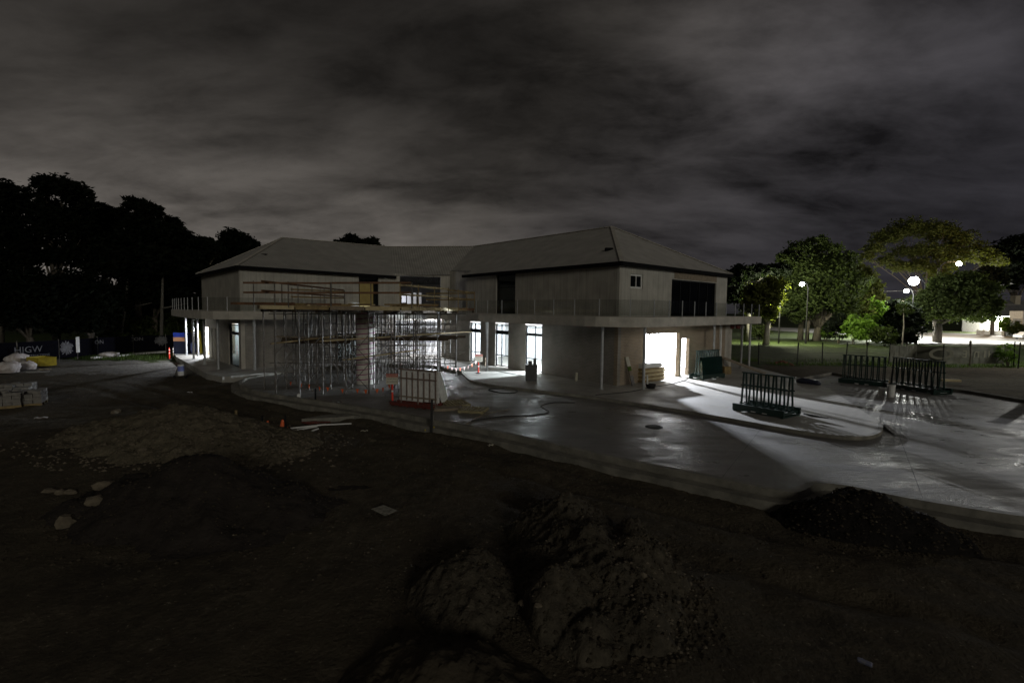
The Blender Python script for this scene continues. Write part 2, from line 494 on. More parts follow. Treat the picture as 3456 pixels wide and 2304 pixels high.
def ground_h(x, y):
    h = -.42
    # right hand and far ground is level with the slabs
    r = smst(20.5, 23.5, x) * smst(12, 22, y)
    r = max(r, smst(44, 50, y) * smst(-20, 0, x))
    h = h * (1 - r) + (-.16) * r
    h += (smst(60, 66, y) * smst(-20, 0, x)) * .16
    if -30 < y < 62:
        k = 1 - smst(40, 62, abs(y))
        h += k * (noise.noise(Vector((x * .33, y * .33, 1))) * .07 + noise.noise(Vector((x * 1.1, y * 1.1, 5))) * .035 + noise.noise(Vector((x * 3.2, y * 3.2, 9))) * .016)
        q = (1 - smst(28, 36, y)) * (1 - smst(18, 24, x))
        if q > 0:
            d = x * .55 + y * .835 - 16.2 + 1.3 * noise.noise(Vector((x * .08, y * .08, 3)))   # ruts running beside the kerb
            for c_, w_ in ((-.4, .28), (-2.1, .3), (-3.6, .24), (-5.4, .3), (3.1, .26)):
                e_ = (d - c_) / w_
                if abs(e_) < 3: h += q * (-.12 * math.exp(-e_ * e_) + .045 * math.exp(-(abs(e_) - 1.7) ** 2 * 3)) * (.6 + .6 * noise.noise(Vector((x * .5, y * .5, c_))))
            h += q * (.10 * noise.noise(Vector((x * .55, y * .55, 12))) + .05 * (.3 - abs(noise.noise(Vector((x * 1.9, y * 1.9, 15))))))
    # lowered under the slabs
    inb = (smst(-19, -17, x) * (1 - smst(20, 21.5, x)) * smst(30, 36, y) * (1 - smst(60, 66, y)))
    return h - .35 * inb


def axis(lo, hi, fine_lo, fine_hi, step, grow=1.22):
    a = []; x = fine_lo
    while x <= fine_hi: a.append(x); x += step
    s = step
    while a[-1] < hi: s *= grow; a.append(a[-1] + s)
    s = step
    while a[0] > lo: s *= grow; a.insert(0, a[0] - s)
    return a


ax_ = axis(-1300, 1300, -30, 14, .17); ay_ = axis(-900, 1500, 3, 38, .17)
gm = MB(); vs = []; fs = []
for y in ay_:
    for x in ax_: vs.append((x, y, ground_h(x, y)))
nx = len(ax_)
for j in range(len(ay_) - 1):
    for i in range(nx - 1):
        a = j * nx + i; fs.append((a, a + 1, a + nx + 1, a + nx))
gm.add(vs, fs)
gmat = mat('ground_mix', (.085, .07, .048), rough=.95)
t = gmat.node_tree; b = t.nodes['Principled BSDF']; b.inputs['Specular IOR Level'].default_value = .2
to = t.nodes.new('ShaderNodeTexCoord'); sp = t.nodes.new('ShaderNodeSeparateXYZ'); t.links.new(to.outputs['Object'], sp.inputs[0])


def gnoise(scale, lo, hi, vec=None, detail=7):
    n = t.nodes.new('ShaderNodeTexNoise'); t.links.new(vec or to.outputs['Object'], n.inputs['Vector']); n.inputs['Scale'].default_value = scale
    n.inputs['Detail'].default_value = detail; n.inputs['Roughness'].default_value = .62
    r = t.nodes.new('ShaderNodeMapRange'); t.links.new(n.outputs['Fac'], r.inputs[0]); r.inputs['From Min'].default_value = lo; r.inputs['From Max'].default_value = hi
    return r.outputs[0]


def gmix(f, a, b_):
    m = t.nodes.new('ShaderNodeMixRGB')
    t.links.new(f, m.inputs[0]) if not isinstance(f, float) else None
    for i, c in ((1, a), (2, b_)):
        if isinstance(c, tuple): m.inputs[i].default_value = (*c, 1)
        else: t.links.new(c, m.inputs[i])
    return m.outputs[0]


def gmath(op, a, b_=None, cl=False):
    n = t.nodes.new('ShaderNodeMath'); n.operation = op; n.use_clamp = cl
    for i, v in enumerate((a, b_)):
        if v is None: continue
        if isinstance(v, (int, float)): n.inputs[i].default_value = v
        else: t.links.new(v, n.inputs[i])
    return n.outputs[0]


dirt = gmix(gnoise(.5, .25, .75), (.042, .036, .027), (.105, .087, .058))
dirt = gmix(gnoise(3.5, .45, .75), dirt, (.12, .10, .07))
stone = gnoise(14, .66, .72, detail=3)
dirt = gmix(stone, dirt, (.26, .23, .17))
gravel = gmix(gnoise(5, .4, .6), (.10, .095, .085), (.22, .21, .19))
# gravel track by the left end of the building, grass beyond the fence
gx = gmath('MULTIPLY', gmath('LESS_THAN', sp.outputs['X'], -19.5), gmath('GREATER_THAN', gmath('ADD', sp.outputs['Y'], gmath('MULTIPLY', gnoise(.5, .3, .7), 5.0)), 39.0))
c_ = gmix(gx, dirt, gravel)
gg = gmath('GREATER_THAN', gmath('ADD', sp.outputs['Y'], gmath('MULTIPLY', gnoise(.6, .3, .7), 4.0)), 47.5)
grass = gmix(gnoise(1.5, .35, .65), (.018, .030, .007), (.05, .07, .015))
c_ = gmix(gg, c_, grass)
t.links.new(c_, b.inputs['Base Color'])
bpn = t.nodes.new('ShaderNodeBump'); bpn.inputs['Strength'].default_value = 1; bpn.inputs['Distance'].default_value = .07
mpg = t.nodes.new('ShaderNodeMapping'); t.links.new(to.outputs['Object'], mpg.inputs[0]); mpg.inputs['Scale'].default_value = (1, .55, 1); mpg.inputs['Rotation'].default_value = (0, 0, .9)
hh = gmath('ADD', gnoise(2.2, .2, .8, mpg.outputs[0]), gmath('MULTIPLY', gnoise(11, .3, .7), .35))
t.links.new(hh, bpn.inputs['Height']); t.links.new(bpn.outputs[0], b.inputs['Normal'])
go = gm.build('ground', gmat, smooth=True, local=True); tag(go, kind='structure')

# driveway slab (wet) and raised terrace
drive = [p for p in ks] + BACKEDGE + [(20.5, 45), (-3, 45), (-14, 42)]
dm = MB(); dm.prism(drive, -.8, -.12)
wet = mat('wet_concrete', (.2, .19, .17), rough=.4)
t = wet.node_tree; b = t.nodes['Principled BSDF']
to = t.nodes.new('ShaderNodeTexCoord')
mpg = t.nodes.new('ShaderNodeMapping'); t.links.new(to.outputs['Object'], mpg.inputs[0]); mpg.inputs['Scale'].default_value = (.35, 1.5, 1); mpg.inputs['Rotation'].default_value = (0, 0, math.radians(8))
w1 = gnoise(.45, .40, .60, detail=12)
w2 = gnoise(1.3, .36, .64, mpg.outputs[0], detail=10)
w3 = gnoise(.16, .42, .58)
pud = gmath('MULTIPLY', w1, 1.0)
col = gmix(w2, (.27, .255, .225), (.145, .138, .125))
col = gmix(w3, col, (.15, .145, .135))
col = gmix(pud, (.15, .143, .13), col)
jb = t.nodes.new('ShaderNodeTexBrick'); jm_ = t.nodes.new('ShaderNodeMapping'); t.links.new(to.outputs['Object'], jm_.inputs[0])
jm_.inputs['Rotation'].default_value = (0, 0, math.radians(34)); t.links.new(jm_.outputs[0], jb.inputs['Vector']); jb.offset = 0
jb.inputs['Scale'].default_value = 1; jb.inputs['Brick Width'].default_value = 4.6; jb.inputs['Row Height'].default_value = 3.9; jb.inputs['Mortar Size'].default_value = .012
col = gmix(jb.outputs['Fac'], col, (.04, .038, .035))
t.links.new(col, b.inputs['Base Color'])
ro = t.nodes.new('ShaderNodeMapRange'); t.links.new(gmath('ADD', gmath('MULTIPLY', pud, .6), gmath('MULTIPLY', w2, .4)), ro.inputs[0])
ro.inputs['To Min'].default_value = .2; ro.inputs['To Max'].default_value = .75
t.links.new(ro.outputs[0], b.inputs['Roughness'])
b.inputs['Specular IOR Level'].default_value = .55
bpn = t.nodes.new('ShaderNodeBump'); bpn.inputs['Strength'].default_value = .35; bpn.inputs['Distance'].default_value = .012
t.links.new(gmath('ADD', gnoise(22, .3, .7), gmath('MULTIPLY', gnoise(7, .3, .7, mpg.outputs[0]), 1.6)), bpn.inputs['Height']); t.links.new(bpn.outputs[0], b.inputs['Normal'])
tag(dm.build('driveway', wet), kind='structure')

terr = ss + [(17.4, 25.4), (19.6, 31), (20.3, 36), (20.6, 46), (16, 52), (-3, 66), (-17, 67), (-33, 49), (-30.6, 45.7), (-20.9, 34.3), (-19, 32.8), (-16.9, 35.3), (-14.6, 38.3), (-10.5, 40.6), (-6.5, 40.2)]
tm = MB(); tm.prism(terr, -.9, 0)
# gentle ramp where the terrace runs out onto the driveway
rp = [(15.5, 20.8), (15.52, 20.82), (15.54, 20.86), (15.56, 20.9), (17.4, 25.4), (19.6, 31), (20.3, 36)]; ro_ = [(14.9, 19.2), (16.2, 17.2), (18.6, 16.0), (21.5, 17.5), (24.5, 22.6), (24.6, 29.6), (23.6, 34.6)]
rm = MB()
vs = [(x, y, -.002) for x, y in rp] + [(x, y, -.117) for x, y in ro_]
rm.add(vs, [(i + 7, i + 8, i + 1, i) for i in range(6)])
tag(rm.build('driveway_ramp', wet), kind='structure')
tag(tm.build('terrace', 'terrace'), kind='structure')


def kerb_strip(line, w, z0, z1, name, label):
    k = MB(); L = line; O = offset_line(line, w)
    n = len(L)
    vs = [(x, y, z0) for x, y in L] + [(x, y, z1) for x, y in L] + [(x, y, z1) for x, y in O] + [(x, y, z0) for x, y in O]
    fs = []
    for i in range(n - 1):
        for a, b_ in ((0, 1), (1, 2), (2, 3)):
            fs.append((a * n + i, a * n + i + 1, b_ * n + i + 1, b_ * n + i))
    fs.append((0, n, 2 * n, 3 * n)); fs.append((n - 1, 4 * n - 1, 3 * n - 1, 2 * n - 1))
    k.add(vs, fs)
    o = k.build(name, 'kerb'); tag(o, kind='structure'); return o


kerb_strip(offset_line(ks, -.04), .2, -.9, .0, 'kerb', '')
kerb_strip(offset_line(ks, -.46), .4, -.9, -.2, 'kerb_footing', '')
kerb_strip(offset_line(ss, -.03), .16, -.5, .022, 'terrace_kerb', '')
kerb_strip([(-14.6, 38.2), (-10.5, 40.5), (-6.5, 40.1), (-3.6, 36.3)], .15, -.5, .12, 'back_kerb', '')
bk = smooth_line(BACKEDGE[::-1], 1)
kerb_strip(bk, .15, -.5, .06, 'edge_upstand', '')

# street beyond the trees
rd = MB()
rd.prism([(63, 76), (80, 77.5), (150, 76), (260, 80), (260, 128), (150, 118), (118, 112), (88, 150), (60, 210), (45, 205), (66, 135), (74, 102), (60, 85)], -.2, .03)
M['asphalt'] = mat('asphalt', (.3, .3, .29), (.24, .24, .23), scale=2, rough=.85, bump=.3)
tag(rd.build('road', 'asphalt'), kind='structure')
rk = MB(); rk.bar((150, 118.2, .08), (118, 112.2, .08), .3, .16); rk.bar((150, 75.8, .06), (80, 77.3, .06), .2, .14)
tag(rk.build('road_kerb', 'kerb'), kind='structure')

# ------------------------------------------------------------------ the building
A = Vector((6.48, 30.75, 0)); B = Vector((16.9, 39.9, 0)); LF = Vector((-4.08, 44.3, 0)); LFG = Vector((-6.7, 47.66, 0))
LC = Vector((-19.98, 37.03, 0)); LE = Vector((-10.9, 46.6, 0)); LB = Vector((-29.2, 47.5, 0))
R1 = Vector((-5.95, 48.0, 0)); LF2 = Vector((-3.37, 44.85, 0))
BM1 = Vector((-3.5, 63.4, 0)); BM2 = Vector((-16.5, 64.6, 0))
SB, ST, EV = 3.69, 4.27, 7.58
bld = empty('community_building', (0, 45, 0), 'two storey building under construction with pale clad upper floor, hipped metal roof and lit rooms', 'building')


def wall(mb, p, q, z0, z1, th=.25, ops=()):
    """straight wall from p to q, outside on the right hand; ops = (s0, s1, zb, zt)"""
    p = Vector(p); q = Vector(q); d = (q - p); L = d.length; d /= L
    n = Vector((-d.y, d.x, 0))

    def seg(s0, s1, a, b_):
        if s1 - s0 < .01 or b_ - a < .01: return
        c = [p + d * s0, p + d * s1, p + d * s1 + n * th, p + d * s0 + n * th]
        vs = [(v.x, v.y, a) for v in c] + [(v.x, v.y, b_) for v in c]
        mb.add(vs, [(0, 1, 5, 4), (1, 2, 6, 5), (2, 3, 7, 6), (3, 0, 4, 7), (4, 5, 6, 7), (3, 2, 1, 0)],
               [[(s0, a), (s1, a), (s1, b_), (s0, b_)], [(0, a), (th, a), (th, b_), (0, b_)], [(s1, a), (s0, a), (s0, b_), (s1, b_)],
                [(0, a), (th, a), (th, b_), (0, b_)], [(s0, 0), (s1, 0), (s1, th), (s0, th)], [(s0, 0), (s1, 0), (s1, th), (s0, th)]])
    x = 0
    for s0, s1, zb, zt in sorted(ops):
        seg(x, s0, z0, z1); seg(s0, s1, z0, zb); seg(s0, s1, zt, z1); x = s1
    seg(x, L, z0, z1)


def sof(p, q, x, y):
    d = (Vector(q) - Vector(p)).normalized(); return (Vector((x, y, 0)) - Vector(p)).dot(d)


def window(p, q, s0, s1, zb, zt, mull=(), trans=(), fw=.07, setb=.08, name='window', pane='glass', frame='dark_metal'):
    p = Vector(p); q = Vector(q); d = (q - p).normalized(); n = Vector((-d.y, d.x, 0)); zax = Vector((0, 0, 1))
    fr = MB(); h = .05
    def vb(s, a, b_, w=fw): fr.obox(p + d * s + n * (setb + h) + zax * ((a + b_) / 2), d, n, zax, w / 2, h, (b_ - a) / 2)
    def hb(z, a, b_, w=fw): fr.obox(p + d * ((a + b_) / 2) + n * (setb + h) + zax * z, d, n, zax, (b_ - a) / 2, h - .004, w / 2)
    vb(s0 + fw / 2 + .003, zb, zt); vb(s1 - fw / 2 - .003, zb, zt)
    hb(zb + fw / 2 + .003, s0 + fw, s1 - fw); hb(zt - fw / 2 - .003, s0 + fw, s1 - fw)
    for m_ in mull: vb(s0 + m_, zb + fw, zt - fw, .05)
    for z, w in trans: hb(z, s0 + fw, s1 - fw, w)
    o = fr.build(name, frame, bld)
    g = MB(); pp = p + n * (setb + h); a = pp + d * (s0 + fw); b_ = pp + d * (s1 - fw)
    g.obox((a + b_) / 2 + zax * ((zb + zt) / 2), d, n, zax, (s1 - s0) / 2 - fw, .006, (zt - zb) / 2 - fw)
    g.build('pane', pane, o)
    return o


# ground floor
gA = sof(A, B, 8.66, 32.67); gB = sof(A, B, 11.81, 35.43); gC = sof(A, B, 12.04, 35.63); gD = sof(A, B, 12.81, 36.3)
w = MB(); wall(w, A + (B - A).normalized() * .0, B, 0, SB, .28, [(gA, gB, 0, 3.1), (gC, gD, 0, 2.7)]); w.build('brick_wall', 'brick', bld, label='tan brick end wall with the wide lit doorway')
Bx = B + (B - A).normalized() * .01; B2 = B + (B - A).normalized() * 1.15
w = MB(); wall(w, Bx, B2, 0, SB, .3); w.build('rendered_pier', 'concrete_edge', bld)
w3a, w3b = sof(LFG, A, 1.01, 37.77), sof(LFG, A, 2.14, 36.31)
w2a, w2b = sof(LFG, A, -1.36, 40.81), sof(LFG, A, -.29, 39.44)
w1a, w1b = sof(LFG, A, -3.67, 43.78), sof(LFG, A, -2.67, 42.49)
w = MB(); wall(w, LFG, A, 0, SB, .28, [(w1a, w1b, 0, 3.55), (w2a, w2b, 0, 3.55), (w3a, w3b, 0, 3.55)]); w.build('brick_wall', 'brick_grey', bld)
for a_, b_ in ((w1a, w1b), (w2a, w2b)):
    window(LFG, A, a_ + .004, b_ - .004, .05, 3.45, mull=((b_ - a_) * .42,), trans=((2.78, .3), (.95, .06), (3.3, .05)), name='window')
window(LFG, A, w3a + .004, w3b - .004, .05, 3.45, mull=((w3b - w3a) * .55,), trans=((2.78, .2), (1.0, .05), (3.3, .05)), name='glazed_door')
gl0 = sof(LC, LE, -14.9, 42.4); gl1 = sof(LC, LE, -13.5, 43.9)
w = MB(); wall(w, LC, LE, 0, SB, .28, [(gl0, gl1, 0, 2.5)]); w.build('brick_wall', 'brick_grey', bld)
window(LC, LE, gl0 + .004, gl1 - .004, .02, 2.46, name='door', pane='dark_glass')
e0 = sof(LB, LC, -22.5, 39.93); e1 = sof(LB, LC, -20.35, 37.5); d0 = .25; d1 = sof(LB, LC, -27.5, 45.6)
w = MB(); wall(w, LB, LC, 0, SB, .28, [(d0, d1, 0, 2.7), (e0, e1, 0, 3.3), (d1 + 1.1, d1 + 1.7, 0, 2.7), (d1 + 2.6, d1 + 3.1, 0, 2.7)]); w.build('end_wall', 'concrete_edge', bld)
window(LB, LC, e0 + .004, e1 - .004, .02, 3.26, trans=((2.55, .22),), name='window', pane='dark_glass')
window(LB, LC, d1 + 1.104, d1 + 1.696, .02, 2.66, name='window', pane='dark_glass', fw=.05)
window(LB, LC, d1 + 2.604, d1 + 3.096, .02, 2.66, name='window', pane='dark_glass', fw=.05)
# middle: low white wall, steel mullions and high strip windows
ma = Vector((-13.2, 50.6, 0)); mc = Vector((-6.2, 51.3, 0))
w = MB(); wall(w, ma, mc, 0, 1.12, .2); w.build('low_wall', 'interior', bld)
w = MB(); wall(w, ma, mc, 3.42, SB, .2); w.build('lintel', 'concrete_edge', bld)
fr = MB()
dd = (mc - ma); 
for k in range(9):
    p_ = ma + dd * (k + .3) / 9
    fr.bar((p_.x, p_.y + .06, 1.12), (p_.x, p_.y + .06, 3.42), .07, .07)
fr.bar((ma.x, ma.y + .06, 2.95), (mc.x, mc.y + .06, 2.95), .06, .14)
fr.build('window_frame', 'dark_metal', bld)
# back of the house
w = MB(); wall(w, B2, BM1 + Vector((2, 0, 0)), 0, SB, .25); wall(w, BM1 + Vector((2, 0, 0)), BM2, 0, SB, .25); wall(w, BM2, LB, 0, SB, .25); w.build('back_wall', 'brick', bld)
w = MB(); wall(w, B, BM1, ST, EV - .1, .25); wall(w, BM1, BM2, ST, EV - .1, .25); wall(w, BM2, LB, ST, EV - .1, .25); w.build('upper_back_wall', 'cladding', bld)
# rooms
dL = (LFG - A).normalized(); nI = Vector((-dL.y * -1, dL.x * -1, 0)); nI = Vector((.788, .615, 0))


def R(s, n_): return A + dL * s + nI * n_


w = MB(); wall(w, R(4.4, .3), R(4.4, 6.2), 0, SB, .12); w.build('interior_wall', 'interior', bld)
w = MB(); wall(w, R(4.3, 6.2), R(19.4, 6.2), 0, SB, .12); w.build('interior_wall', 'interior', bld)
w = MB(); wall(w, R(19.6, 6.2), R(19.6, .3), 0, SB, .12); w.build('interior_wall', 'interior', bld)
w = MB(); wall(w, R(4.3, 6.34), R(4.31, 6.35), 0, .1, .1)
w = MB(); wall(w, R(9.5, 13.4), R(9.5, 6.4), 0, SB, .12); w.build('interior_wall', 'interior', bld)
w = MB(); wall(w, R(.6, 13.0), R(9.5, 13.0), 0, SB, .12); w.build('interior_wall', 'interior', bld)
w = MB(); wall(w, (-17, 56, 0), (-4, 56.5, 0), 0, SB, .12); w.build('interior_wall', 'interior', bld)
w = MB(); wall(w, (-16.6, 48.0, 0), (-16.9, 56, 0), 0, SB, .12); w.build('interior_wall', 'interior', bld)
w = MB(); wall(w, (-29.2, 51.5, 0), (-21.2, 43.4, 0), 0, SB, .12); w.build('interior_wall', 'interior', bld)
# slab with balcony
slab = [(-32.2, 47.6), (-28.6, 43.1), (-24.9, 38.7), (-22.2, 36.0), (-21.0, 35.35), (-19.8, 35.25), (-18.4, 35.8), (-13.4, 40.6), (-9.2, 43.6), (-5.6, 43.4), (-4.3, 41.5)] + \
       [(-2.55, 37.55), (.9, 33.1), (4.2, 29.2), (4.75, 28.75), (5.5, 28.45), (6.9, 28.4), (7.7, 28.7), (8.5, 29.3), (15.3, 36.3), (20.7, 41.9), (18.2, 44.5), (16.5, 43), (-3, 64.5), (-17, 65.2), (-30, 50)]
s_ = MB(); s_.prism(slab, SB, ST); s_.build('floor_slab', 'concrete_edge', bld)
# upper walls
w = MB(); r0 = sof(LF, A, -1.33, 40.77); r1 = sof(LF, A, .21, 38.8); wall(w, LF, A, ST, EV, .22, [(r0, r1, ST, EV - .06)]); w.build('upper_wall', 'cladding_dull', bld)
window(LF, A, r0 + .004, r1 - .004, ST + .02, EV - .08, mull=(), trans=((5.35, .06), (6.35, .06)), setb=.5 * .2, name='window', pane='dark_glass', fw=.06)
w = MB(); q0 = sof(A, B, 7.33, 31.5); q1 = sof(A, B, 8.34, 32.38); q2 = sof(A, B, 10.88, 34.61); q3 = sof(A, B, 15.6, 38.75)
wall(w, A, B, ST, EV, .22, [(q0, q1, 6.02, 6.92), (q2, q3, ST, 6.8)]); w.build('upper_wall', 'cladding', bld, label='pale clad end wall with a small window and a wide dark opening')
window(A, B, q0 + .004, q1 - .004, 6.03, 6.91, mull=((q1 - q0) * .52,), fw=.1, name='window', pane='dark_glass', frame='white')
window(A, B, q2 + .004, q3 - .004, ST + .02, 6.78, mull=(1.3, 2.6, 3.9, 5.1), fw=.06, setb=.1, name='window', pane='dark_glass')
lt = MB(); dAB = (B - A).normalized(); nAB = Vector((dAB.y, -dAB.x, 0))
pa = A + dAB * (q2 + .3) + nAB * .012; pb = A + dAB * (q3 + 0) + nAB * .012
lt.obox((pa + pb) / 2 + Vector((0, 0, 7.12)), dAB, nAB, Vector((0, 0, 1)), (pb - pa).length / 2, .01, .26); lt.build('lintel', 'plank', bld)
w = MB(); wall(w, R1, LF2, ST, 8.15, .22); w.build('return_wall', 'cladding_dull', bld)
w = MB(); m0 = sof(LE, R1, -10.38, 46.66); m1 = sof(LE, R1, -6.65, 47.2); wall(w, LE, R1, ST, 7.75, .22, [(m0, m1, ST + .1, 7.6)]); w.build('upper_wall', 'cladding_dull', bld)
w = MB(); k0 = sof(LC, LE, -13.36, 44.0); k1 = sof(LC, LE, -12.02, 45.42); wall(w, LC, LE, ST, EV, .22, [(k0, k1, ST, EV - .08)]); w.build('upper_wall', 'cladding', bld)
window(LC, LE, k0 + .004, k1 - .004, ST + .02, EV - .1, fw=.06, setb=.1, name='window', pane='dark_glass', trans=((6.9, .05),))
bd = MB(); dl = (LE - LC).normalized(); nl = Vector((dl.y, -dl.x, 0)); pa = LC + dl * (k0 + .08) + nl * -.03; pb = LC + dl * (k1 - .55) + nl * -.03
bd.obox((pa + pb) / 2 + Vector((0, 0, 5.6)), dl, nl, Vector((0, 0, 1)), (pb - pa).length / 2, .012, 1.2); bd.build('ply_sheet', 'ply', bld)
w = MB(); wall(w, LB, LC, ST, EV, .22); w.build('upper_wall', 'cladding_dull', bld)
# white panels added to stand in for far lit windows in the middle opening
ip = MB()
for a_, b_, z0, z1 in ((1356, 1370, 5.2, 6.25), (1374, 1387, 4.6, 6.25), (1395, 1405, 4.9, 6.2), (1413, 1422, 4.9, 6.2)):
    p0 = V(a_, 1000, 51.0); p1 = V(b_, 1000, 51.0)
    ip.box(p0.x, 51, z0, p1.x, 51.1, z1)
ip.build('inner_partition', 'interior', bld)
# roof
Ra = Vector((7.94, 41.1, 11.34)); J1 = Vector((-4.2, 54.8, 11.34)); J2 = Vector((-13.71, 55.8, 11.32)); La = Vector((-22.2, 49.0, 11.25))


def lift(v, z, off=(0, 0)): return Vector((v.x + off[0], v.y + off[1], z))


EA = lift(A, EV, (.03, -.4)); EB = lift(B, EV, (.45, .1)); EL = lift(LF, EV, (-.3, -.25)); ELC = lift(LC, EV, (.05, -.42)); ELE = lift(LE, EV, (.22, -.22)); ELB = lift(LB, EV, (-.45, -.1))
EN = lift(LF, 7.98, (.45, .4)); ER = lift(R1, 8.2, (.1, -.05)); EMm = lift(LE, 7.62, (.2, -.1)); EMr = lift(R1, 7.8, (0, -.3)); EB1 = lift(BM1, EV, (.1, .4)); EB2 = lift(BM2, EV, (-.2, .4))
rf = MB()


def plane(pts, e0_, e1_):
    u = (e1_ - e0_).normalized(); nrm = None
    for i in range(1, len(pts) - 1):
        c = (pts[i] - pts[0]).cross(pts[i + 1] - pts[0])
        if c.length > 1e-3: nrm = c.normalized(); break
    v = nrm.cross(u)
    uv = [((p - e0_).dot(u), (p - e0_).dot(v)) for p in pts]
    rf.add(pts, [tuple(range(len(pts)))], [uv])


plane([EL, EA, Ra, J1, EN], EL, EA)
plane([EN, J1, ER], EL, EA)
plane([EA, EB, Ra], EA, EB)
plane([EB, EB1, J1, Ra], EB, EB1)
plane([EMm, EMr, ER, J1, J2], EMm, EMr)
plane([EB1, EB2, J2, J1], EB1, EB2)
plane([ELC, ELE, EMm, J2, La], ELC, ELE)
plane([ELB, ELC, La], ELB, ELC)
plane([EB2, ELB, La, J2], EB2, ELB)
rf.build('roof', 'roof', bld)
cap = MB()
for a_, b_ in ((Ra, EA), (Ra, EB), (Ra, J1), (J1, J2), (J2, La), (La, ELC), (La, ELB)):
    cap.bar(a_ + Vector((0, 0, .03)), b_ + Vector((0, 0, .03)), .26, .05)
cap.build('ridge_capping', 'concrete_edge', bld)
gt = MB()
for a_, b_ in ((EL, EA), (EA, EB), (ELC, ELE), (ELB, ELC), (EB, EB1), (EB1, EB2), (EB2, ELB)):
    dn = Vector((0, 0, -.14)); gt.bar(a_ + dn, b_ + dn, .14, .24)
gt.build('gutter', 'gutter', bld)
vt = MB()
for px, py in ((890, 862), (2055, 843), (1165, 829)):
    vt = MB(); p_ = V(px, py, {890: 41.5, 2055: 34.0, 1165: 53.5}[px]); vt.box(p_.x - .25, p_.y - .2, p_.z - .1, p_.x + .25, p_.y + .2, p_.z + .12); vt.build('roof_vent', 'gutter', bld)
# columns
for x, y in ((5.28, 29.38), (7.8, 29.57), (14.82, 36.87), (19.0, 41.6), (19.21, 40.62), (-1.87, 37.65), (-18.68, 36.42), (-21.48, 36.7), (-24.25, 39.61), (-27.76, 43.77), (-30.6, 47.2), (-28.9, 46.2)):
    c = MB(); c.lathe((x, y, 0), [(.16, 0), (.16, .025), (.085, .03), (.085, SB)], 14); c.build('column', 'steel', bld, smooth=False)
# balustrade: glass panels between flat steel posts along the slab edge
edge = [Vector((x, y, 0)) for x, y in slab[0:8]]
edge2 = [Vector((x, y, 0)) for x, y in slab[10:21]]
for ed in (edge, edge2):
    ed = [Vector((x, y, 0)) for x, y in offset_line([(p.x, p.y) for p in ed], .12)]
    pts = []; acc = 0; step = 1.75; tgt = .1
    for i in range(len(ed) - 1):
        L = (ed[i + 1] - ed[i]).length; d = (ed[i + 1] - ed[i]) / L
        while tgt <= acc + L: pts.append(ed[i] + d * (tgt - acc)); tgt += step
        acc += L
    for i, p_ in enumerate(pts):
        b_ = MB(); b_.tube([(p_.x, p_.y, ST), (p_.x, p_.y, ST + 1.0)], .032, 6); b_.build('balustrade_post', 'steel', bld)
        if i < len(pts) - 1:
            q_ = pts[i + 1]; d = (q_ - p_).normalized(); pn = MB()
            pn.obox((p_ + q_) / 2 + Vector((0, 0, ST + .52)), d, Vector((-d.y, d.x, 0)), Vector((0, 0, 1)), (q_ - p_).length / 2 - .05, .006, .45)
            pn.build('glass_panel', 'rail_glass', bld)
# lights standing in the rooms
point_lamp('work_lamp', R(7.5, 8.67) + Vector((0, 0, 3.25)), 50000, (.84, .89, 1), .1)
point_lamp('work_lamp', (4.5, 38.25, 2.5), 17000, (.86, .9, 1), .08)
point_lamp('work_lamp', R(12.5, 3.5) + Vector((0, 0, 3.2)), 200, (.95, .96, 1), .15)
point_lamp('work_lamp', (-7.4, 49.0, 3.3), 1700, (.9, .93, 1), .08)
point_lamp('work_lamp', (-8.5, 53.8, 3.2), 90, (.85, .9, 1), .15)
point_lamp('work_lamp', (-11.8, 49.5, 5.6), 110, (.82, .85, 1), .1)  # unseen light added upstairs to brighten the window stand-in panels
point_lamp('work_lamp', (-27.9, 46.95, 2.4), 1600, (.88, .92, 1), .1)

M['timber_dark'] = mat('timber_dark', (.07, .045, .025), (.04, .028, .018), scale=5, rough=.9)
# ------------------------------------------------------------------ falsework and deck for the round canopy
scf = empty('shoring_scaffold', (-9.1, 32.5, -.12), 'thicket of steel props and braces carrying a railed timber deck before the building', 'scaffold')
DECK = [(-13.4, 26.9), (-5.8, 26.2), (-4.1, 32), (-2.9, 38), (-6.5, 41.2), (-12.8, 39.6), (-15.3, 35), (-15.2, 30.2)]


def inside(x, y, poly, pad=0):
    c = False; n = len(poly)
    for i in range(n):
        x1, y1 = poly[i]; x2, y2 = poly[(i + 1) % n]
        if (y1 > y) != (y2 > y) and x < (x2 - x1) * (y - y1) / (y2 - y1) + x1: c = not c
    return c


posts = {}
GX, GY = 1.22, 1.8
rg = math.radians(7); cr, sr = math.cos(rg), math.sin(rg)


def gp(i, j): return (-9.1 + (i * GX + .6) * cr - (j * GY + .3) * sr, 32.6 + (i * GX + .6) * sr + (j * GY + .3) * cr)


